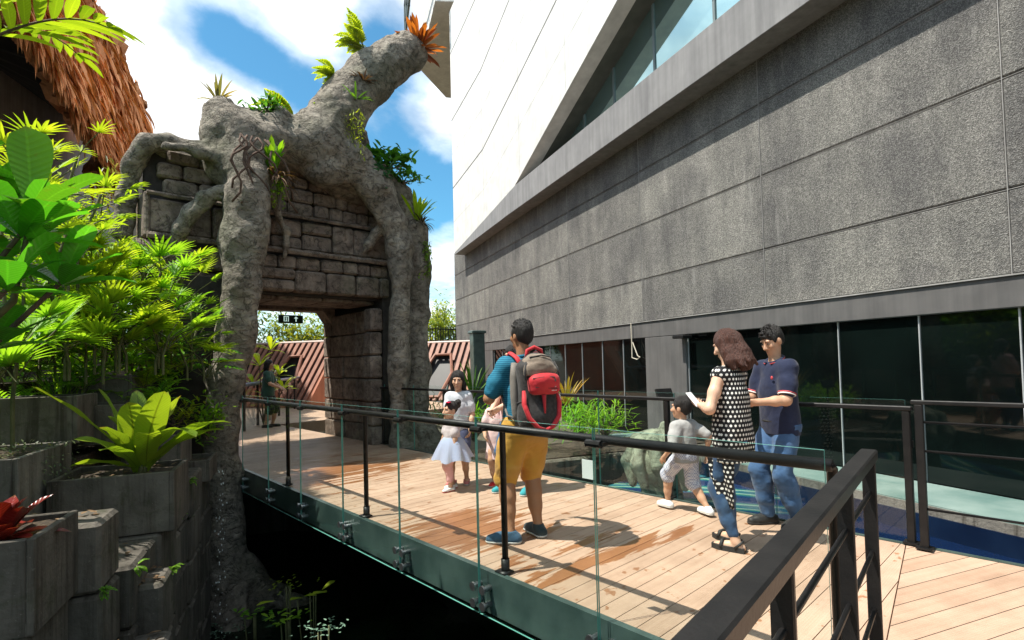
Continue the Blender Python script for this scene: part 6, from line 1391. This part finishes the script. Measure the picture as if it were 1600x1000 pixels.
# railing along the far path
r4 = empty('path_railing', (-6.2, 13.2, 0), 0, 'black railing with a bluish grey handrail along the path beyond the archway', 'railing'); O4 = Vector((-6.2, 13.2, 0)); pA, pB = Vector((-6.15, 12.2, 0)), Vector((-7.75, 19.5, 0))
mb = MB(); mb.tube([pA-O4+Vector((0,0,1.05)), pB-O4+Vector((0,0,1.05))], .045, 8); mb.build('handrail', pm('blue_grey_rail', (.16,.19,.24), (.22,.25,.3), 6, .35), r4, smooth=True)
for i in range(7):
    q = pA.lerp(pB, i/6)-O4; mb = MB(); mb.box(q+Vector((0,0,.52)), (.05,.05,1.04)); mb.build('post', M_steel, r4)
for i in range(6):
    a, c = pA.lerp(pB, i/6+.01)-O4, pA.lerp(pB, (i+1)/6-.01)-O4; d = (c-a); mb = MB(); mb.box((a+c)/2+Vector((0,0,.5)), (d.length, .012, .9), Matrix.Rotation(math.atan2(d.y, d.x), 3, 'Z')); mb.build('glass_panel', M_glass, r4)
# hanging sign with pictograms
sg = empty('hanging_sign', AS(4.22, 11.18, 2.36), RZ_AS, 'small dark green pictogram sign hanging under the back of the archway', 'sign')
mb = MB(); mb.box((0,0,.07), (.50,.04,.17), None, .006); mb.build('panel', pm('dark_green_sign', (.008,.035,.025), (.012,.045,.03), 4, .4), sg)
for x in (-.2,.2): mb = MB(); mb.tube([(x,0,.15),(x,0,.26)], .008, 6); mb.build('hanger', M_steel, sg)
pg, nt, out = newmat('pictogram_added_glow'); em = _n(nt, 'ShaderNodeEmission'); em.inputs[0].default_value = (.7,.95,.85,1); em.inputs[1].default_value = .35; nt.links.new(em.outputs[0], out.inputs['Surface'])  # glow added so the marks stay bright under the dark lintel
mb = MB()
for x0, x1, z0, z1 in ((-.15,-.135,.02,.13),(-.065,-.05,.02,.13),(-.15,-.05,.118,.13)): mb.box(((x0+x1)/2,-.022,(z0+z1)/2), (x1-x0,.004,z1-z0))
mb.ball((-.10,-.022,.092), (.012,.003,.012), 8, 5); mb.tube([(-.10,-.022,.08),(-.10,-.022,.05),(-.115,-.022,.02)], .007, 5); mb.tube([(-.10,-.022,.05),(-.085,-.022,.02)], .006, 5)
mb.box((.10,-.022,.055), (.02,.004,.07)); mb.add([(.055,-.024,.085),(.145,-.024,.085),(.10,-.024,.13)], [(0,1,2)]); mb.build('pictogram', pg, sg)
# shrubs and trees beyond
M_hedge = leafmat('sunny_hedge_leaf', (.10,.19,.03), (.30,.33,.05), trans=.45); M_far = leafmat('far_tree_leaf', (.08,.16,.04), (.18,.27,.06), trans=.4)
for i, (px, py, Y, R, m, lab) in enumerate([(420,512,25,(1.6,1.2,1.0),M_far,'greyish green shrub at the left of the hedge behind the shelter'),(465,515,25,(1.3,1.0,.75),M_hedge,'yellow green hedge shrub in the middle above the shelter ridge'),(505,514,25.5,(1.3,1.0,.8),M_hedge,'yellow green hedge shrub nearest the archway jamb'),
        (690,505,27,(1.1,1.0,.95),M_hedge,'bushy shrub with reddish tips behind the black fence'),(660,515,28,(1.2,1.0,.8),M_hedge,'bushy shrub behind the rear right trunk'),(720,512,29,(1.2,1.0,.8),M_far,'green shrub against the corner of the grey building')]):
    c = onY(px, py, Y); shrub('hedge_shrub', (c.x, c.y, c.z-R[2]*1.7), (R[0],R[1],R[2]*1.5), 900, .26, .10, lab, m, 120+i, 'shrub', None, prof_lance, 0, 16)
def tree(loc, h, R, n, L_, label, m, seed, group=None):
    pr.seed(seed); a, b = MB(), MB(); top = Vector((0,0,h)); b.tube([(0,0,0),(pr.uniform(-.2,.2),pr.uniform(-.2,.2),h*.4),(0,0,h*.75)], [.035*h*.6,.025*h*.6,.01*h], 8); cl = []
    for c in range(14):
        v = Vector((pr.gauss(0,1),pr.gauss(0,1),pr.gauss(0,.9))).normalized()*pr.uniform(.4,1); q = Vector((v.x*R[0], v.y*R[1], h*.72+v.z*R[2])); cl.append(q); b.tube([(0,0,h*pr.uniform(.35,.65)), q*.55+Vector((0,0,h*.25)), q], [.012*h,.008*h,.003*h], 5, False)
    for i in range(n):
        q = pr.choice(cl); leaf(a, q+Vector((pr.gauss(0,.26)*R[0],pr.gauss(0,.26)*R[1],pr.gauss(0,.24)*R[2])), pr.uniform(0,6.28), pr.uniform(-.6,.9), L_*pr.uniform(.6,1.2), L_*.42, .5, prof_lance, 3, .15)
    e = empty('tree', loc, 0, label, 'tree', group); a.build('crown', m, e, smooth=True, fixn=False); b.build('trunk', M_bstem, e, smooth=True); return e
c = onY(688, 520, 30); tree((c.x, c.y, 0), 5.2, (.75,.75,1.5), 420, .22, 'slender young tree rising behind the fence by the grey building', M_hedge, 140)
c = onY(400, 555, 12.6); rosettes('leafy_plant', (c.x-.25, c.y+.9, .0), [(-.1,0,1.5),(.35,.1,1.25),(.1,.2,1.9),(.5,0,.9),(-.3,.1,1.0),(.2,-.2,.7)], .48, .17, 'bright broad leaved plant beside the person beyond the archway', M_leafy, 9, prof_obov, 141, 'plant', None, (.0,1.1), .8, .02)
# fence
fe = empty('bar_fence', tuple(onY(668, 528, 24).to_2d())+(0,), 0, 'black vertical bar fence by the corner of the grey building', 'fence'); p0 = onY(668, 528, 24); p1 = onY(716, 520, 25); O5 = Vector((p0.x, p0.y, 0)); d = Vector((p1.x-p0.x, p1.y-p0.y, 0))
mb = MB()
for i in range(13): q = d*(i/12); mb.box(q+Vector((0,0,1.55)), (.035,.035,3.1))
mb.build('bars', M_steel, fe)
for z in (2.45, 3.0): mb = MB(); mb.tube([Vector((0,0,z)), d+Vector((0,0,z))], .03, 6); mb.build('rail', M_steel, fe)
# dark square post by the building
c = onY(747, 600, 18.5); e = empty('square_post', (c.x, c.y, -.3), RZ_NU, 'dark square post in front of the left end of the long window', 'post'); mb = MB(); mb.box((0,0,1.38), (.42,.42,2.72), None, .02); mb.build('shaft', M_steel_dull, e); mb = MB(); mb.box((0,0,2.78), (.52,.52,.10), None, .02); mb.build('cap', M_steel_dull, e)
# planting between walkway and facade
tr = empty('long_planter', NU(4.1, 8.2, -.8), RZ_NU, 'long low dark planter of lush grasses beside the facade pool', 'planter'); mb = MB(); mb.box((0,0,.35), (5.6,1.5,.7), None, .03); mb.build('trough', M_conc_dark, tr); mb = MB(); mb.box((0,0,.705), (5.4,1.3,.03)); mb.build('soil', M_soil, tr)
for i, (px, py, Y, R, n, lab, m) in enumerate([(740,655,9.2,(.45,.35,.36),420,'lush fine leaved bush to the left of the man with the backpack',M_leaf),(905,648,8.6,(.48,.4,.34),480,'lush fine leaved bush just right of the backpack',M_leaf),(945,655,8.2,(.34,.3,.26),260,'smaller lush bush beside the dark window end',M_leaf),(700,640,10.5,(.5,.4,.45),400,'shaded bush behind the girl in the white shirt',M_leafd),(820,655,9.0,(.5,.4,.45),420,'bush hidden behind the man with the backpack',M_leaf)]):
    c = onY(px, py, Y); shrub('lush_bush', (c.x, c.y, c.z-R[2]*1.05), R, n, .20, .022, lab, m, 150+i, 'bush', None, prof_blade, 0, 12)
c = onY(885, 620, 9.2); clump('spiky_plant', (c.x, c.y, c.z-.15), 18, .62, .05, 'spiky plant with yellow and orange leaf tips right of the backpack', leafmat('yellow_spike', (.22,.20,.03), (.42,.28,.05), trans=.4), None, (.8,1.45), (.1,.6), prof_blade, 160)
c = onY(738, 600, 11); clump('spiky_plant', (c.x, c.y, c.z-.3), 16, .85, .05, 'tall spiky plant in front of the reddish shelter', M_leafd, None, (.8,1.45), (.1,.6), prof_blade, 161)
# ribbed boulder sculpture in the pool
bo = empty('ribbed_sculpture', NU(4.40, 5.75, -.55), RZ_NU, 'pale green ribbed gourd shaped sculpture in the pool behind the boy', 'sculpture'); S = SDF((-.7,-.7,-.05), (.7,.7,1.35), .014)
S.ell((0,0,.60), (.36,.34,.36), .05); S.cone((0,0,0), (0,0,.4), .3, .25, .1); 
for k in range(9):
    a = 2*PI*k/9; S.path([(.10*math.cos(a), .10*math.sin(a), 1.0), (.30*math.cos(a+.25), .30*math.sin(a+.25), .92), (.42*math.cos(a+.5), .42*math.sin(a+.5), .66), (.38*math.cos(a+.7), .38*math.sin(a+.7), .38)], [.07,.085,.085,.05], .03)
S.path([(.05,.02,1.0),(.10,.05,1.1),(.18,.04,1.13)], [.06,.05,.04], .03); S.rough(.012, 9, 3); S.mesh('gourd', rockmat('pale_green_sculpture', (.13,.155,.115), (.21,.235,.17), (.30,.32,.24), (1,1,1), .5), bo)
# information plate on a thin stand, card on the glass
c = onY(1037, 614, 8.2); e = empty('plate_stand', (c.x, c.y, -.55), RZ_NU, 'small dark plate on a thin stand in front of the grey pilaster', 'sign stand'); h_ = c.z+.55
mb = MB(); mb.tube([(0,0,0),(0,0,h_)], .014, 6); mb.build('pole', M_steel, e); mb = MB(); mb.box((0,-.01,h_), (.30,.03,.14), Matrix.Rotation(-.4, 3, 'X'), .005); mb.build('plate', M_steel, e)
mb = MB(); mb.box((0,0,0), (.004,.085,.105)); o = mb.build('notice_card', M_white, None, AS(2.349, 1.905, .835), RZ_AS); tag(o, 'small blank white card stuck on the near glass railing', 'notice')
# trees that stand around the photographer's side of the garden (seen in the windows and glass)
for i, (n, u, h, R) in enumerate([(-9.5,-4,8,(2.6,2.6,2.6)),(-9,1,9,(2.8,2.8,3)),(-10,6,9,(2.8,2.8,3)),(-8,-9,9,(3,3,3)),(-3,-12,9,(3,3,3)),(2,-13,8,(3,3,3)),(-11,-13,9,(3,3,3)),(7,-15,9,(3,3,3))]):
    p = NU(n, u, -.3); tree(p, h, R, 800, .62, 'broad dark garden tree standing outside the left edge of the view', M_leafd, 170+i, 'garden trees around the pond')
p = NU(-2.75, 3.7, .3); shrub('leafy_shrub', p, (.45,.7,.95), 420, .30, .10, 'added unseen leafy shrub that shades the nearest planters from the left', M_leafd, 190)  # out-of-view shrub added only to keep the nearest planters in shade

c = X(128, 500, 8.2); shrub('leafy_shrub', (c.x, c.y, c.z-.7), (.6,.4,.7), 420, .17, .05, 'dark shrub at the back of the bank beyond the grey block planter', M_leafd, 231)
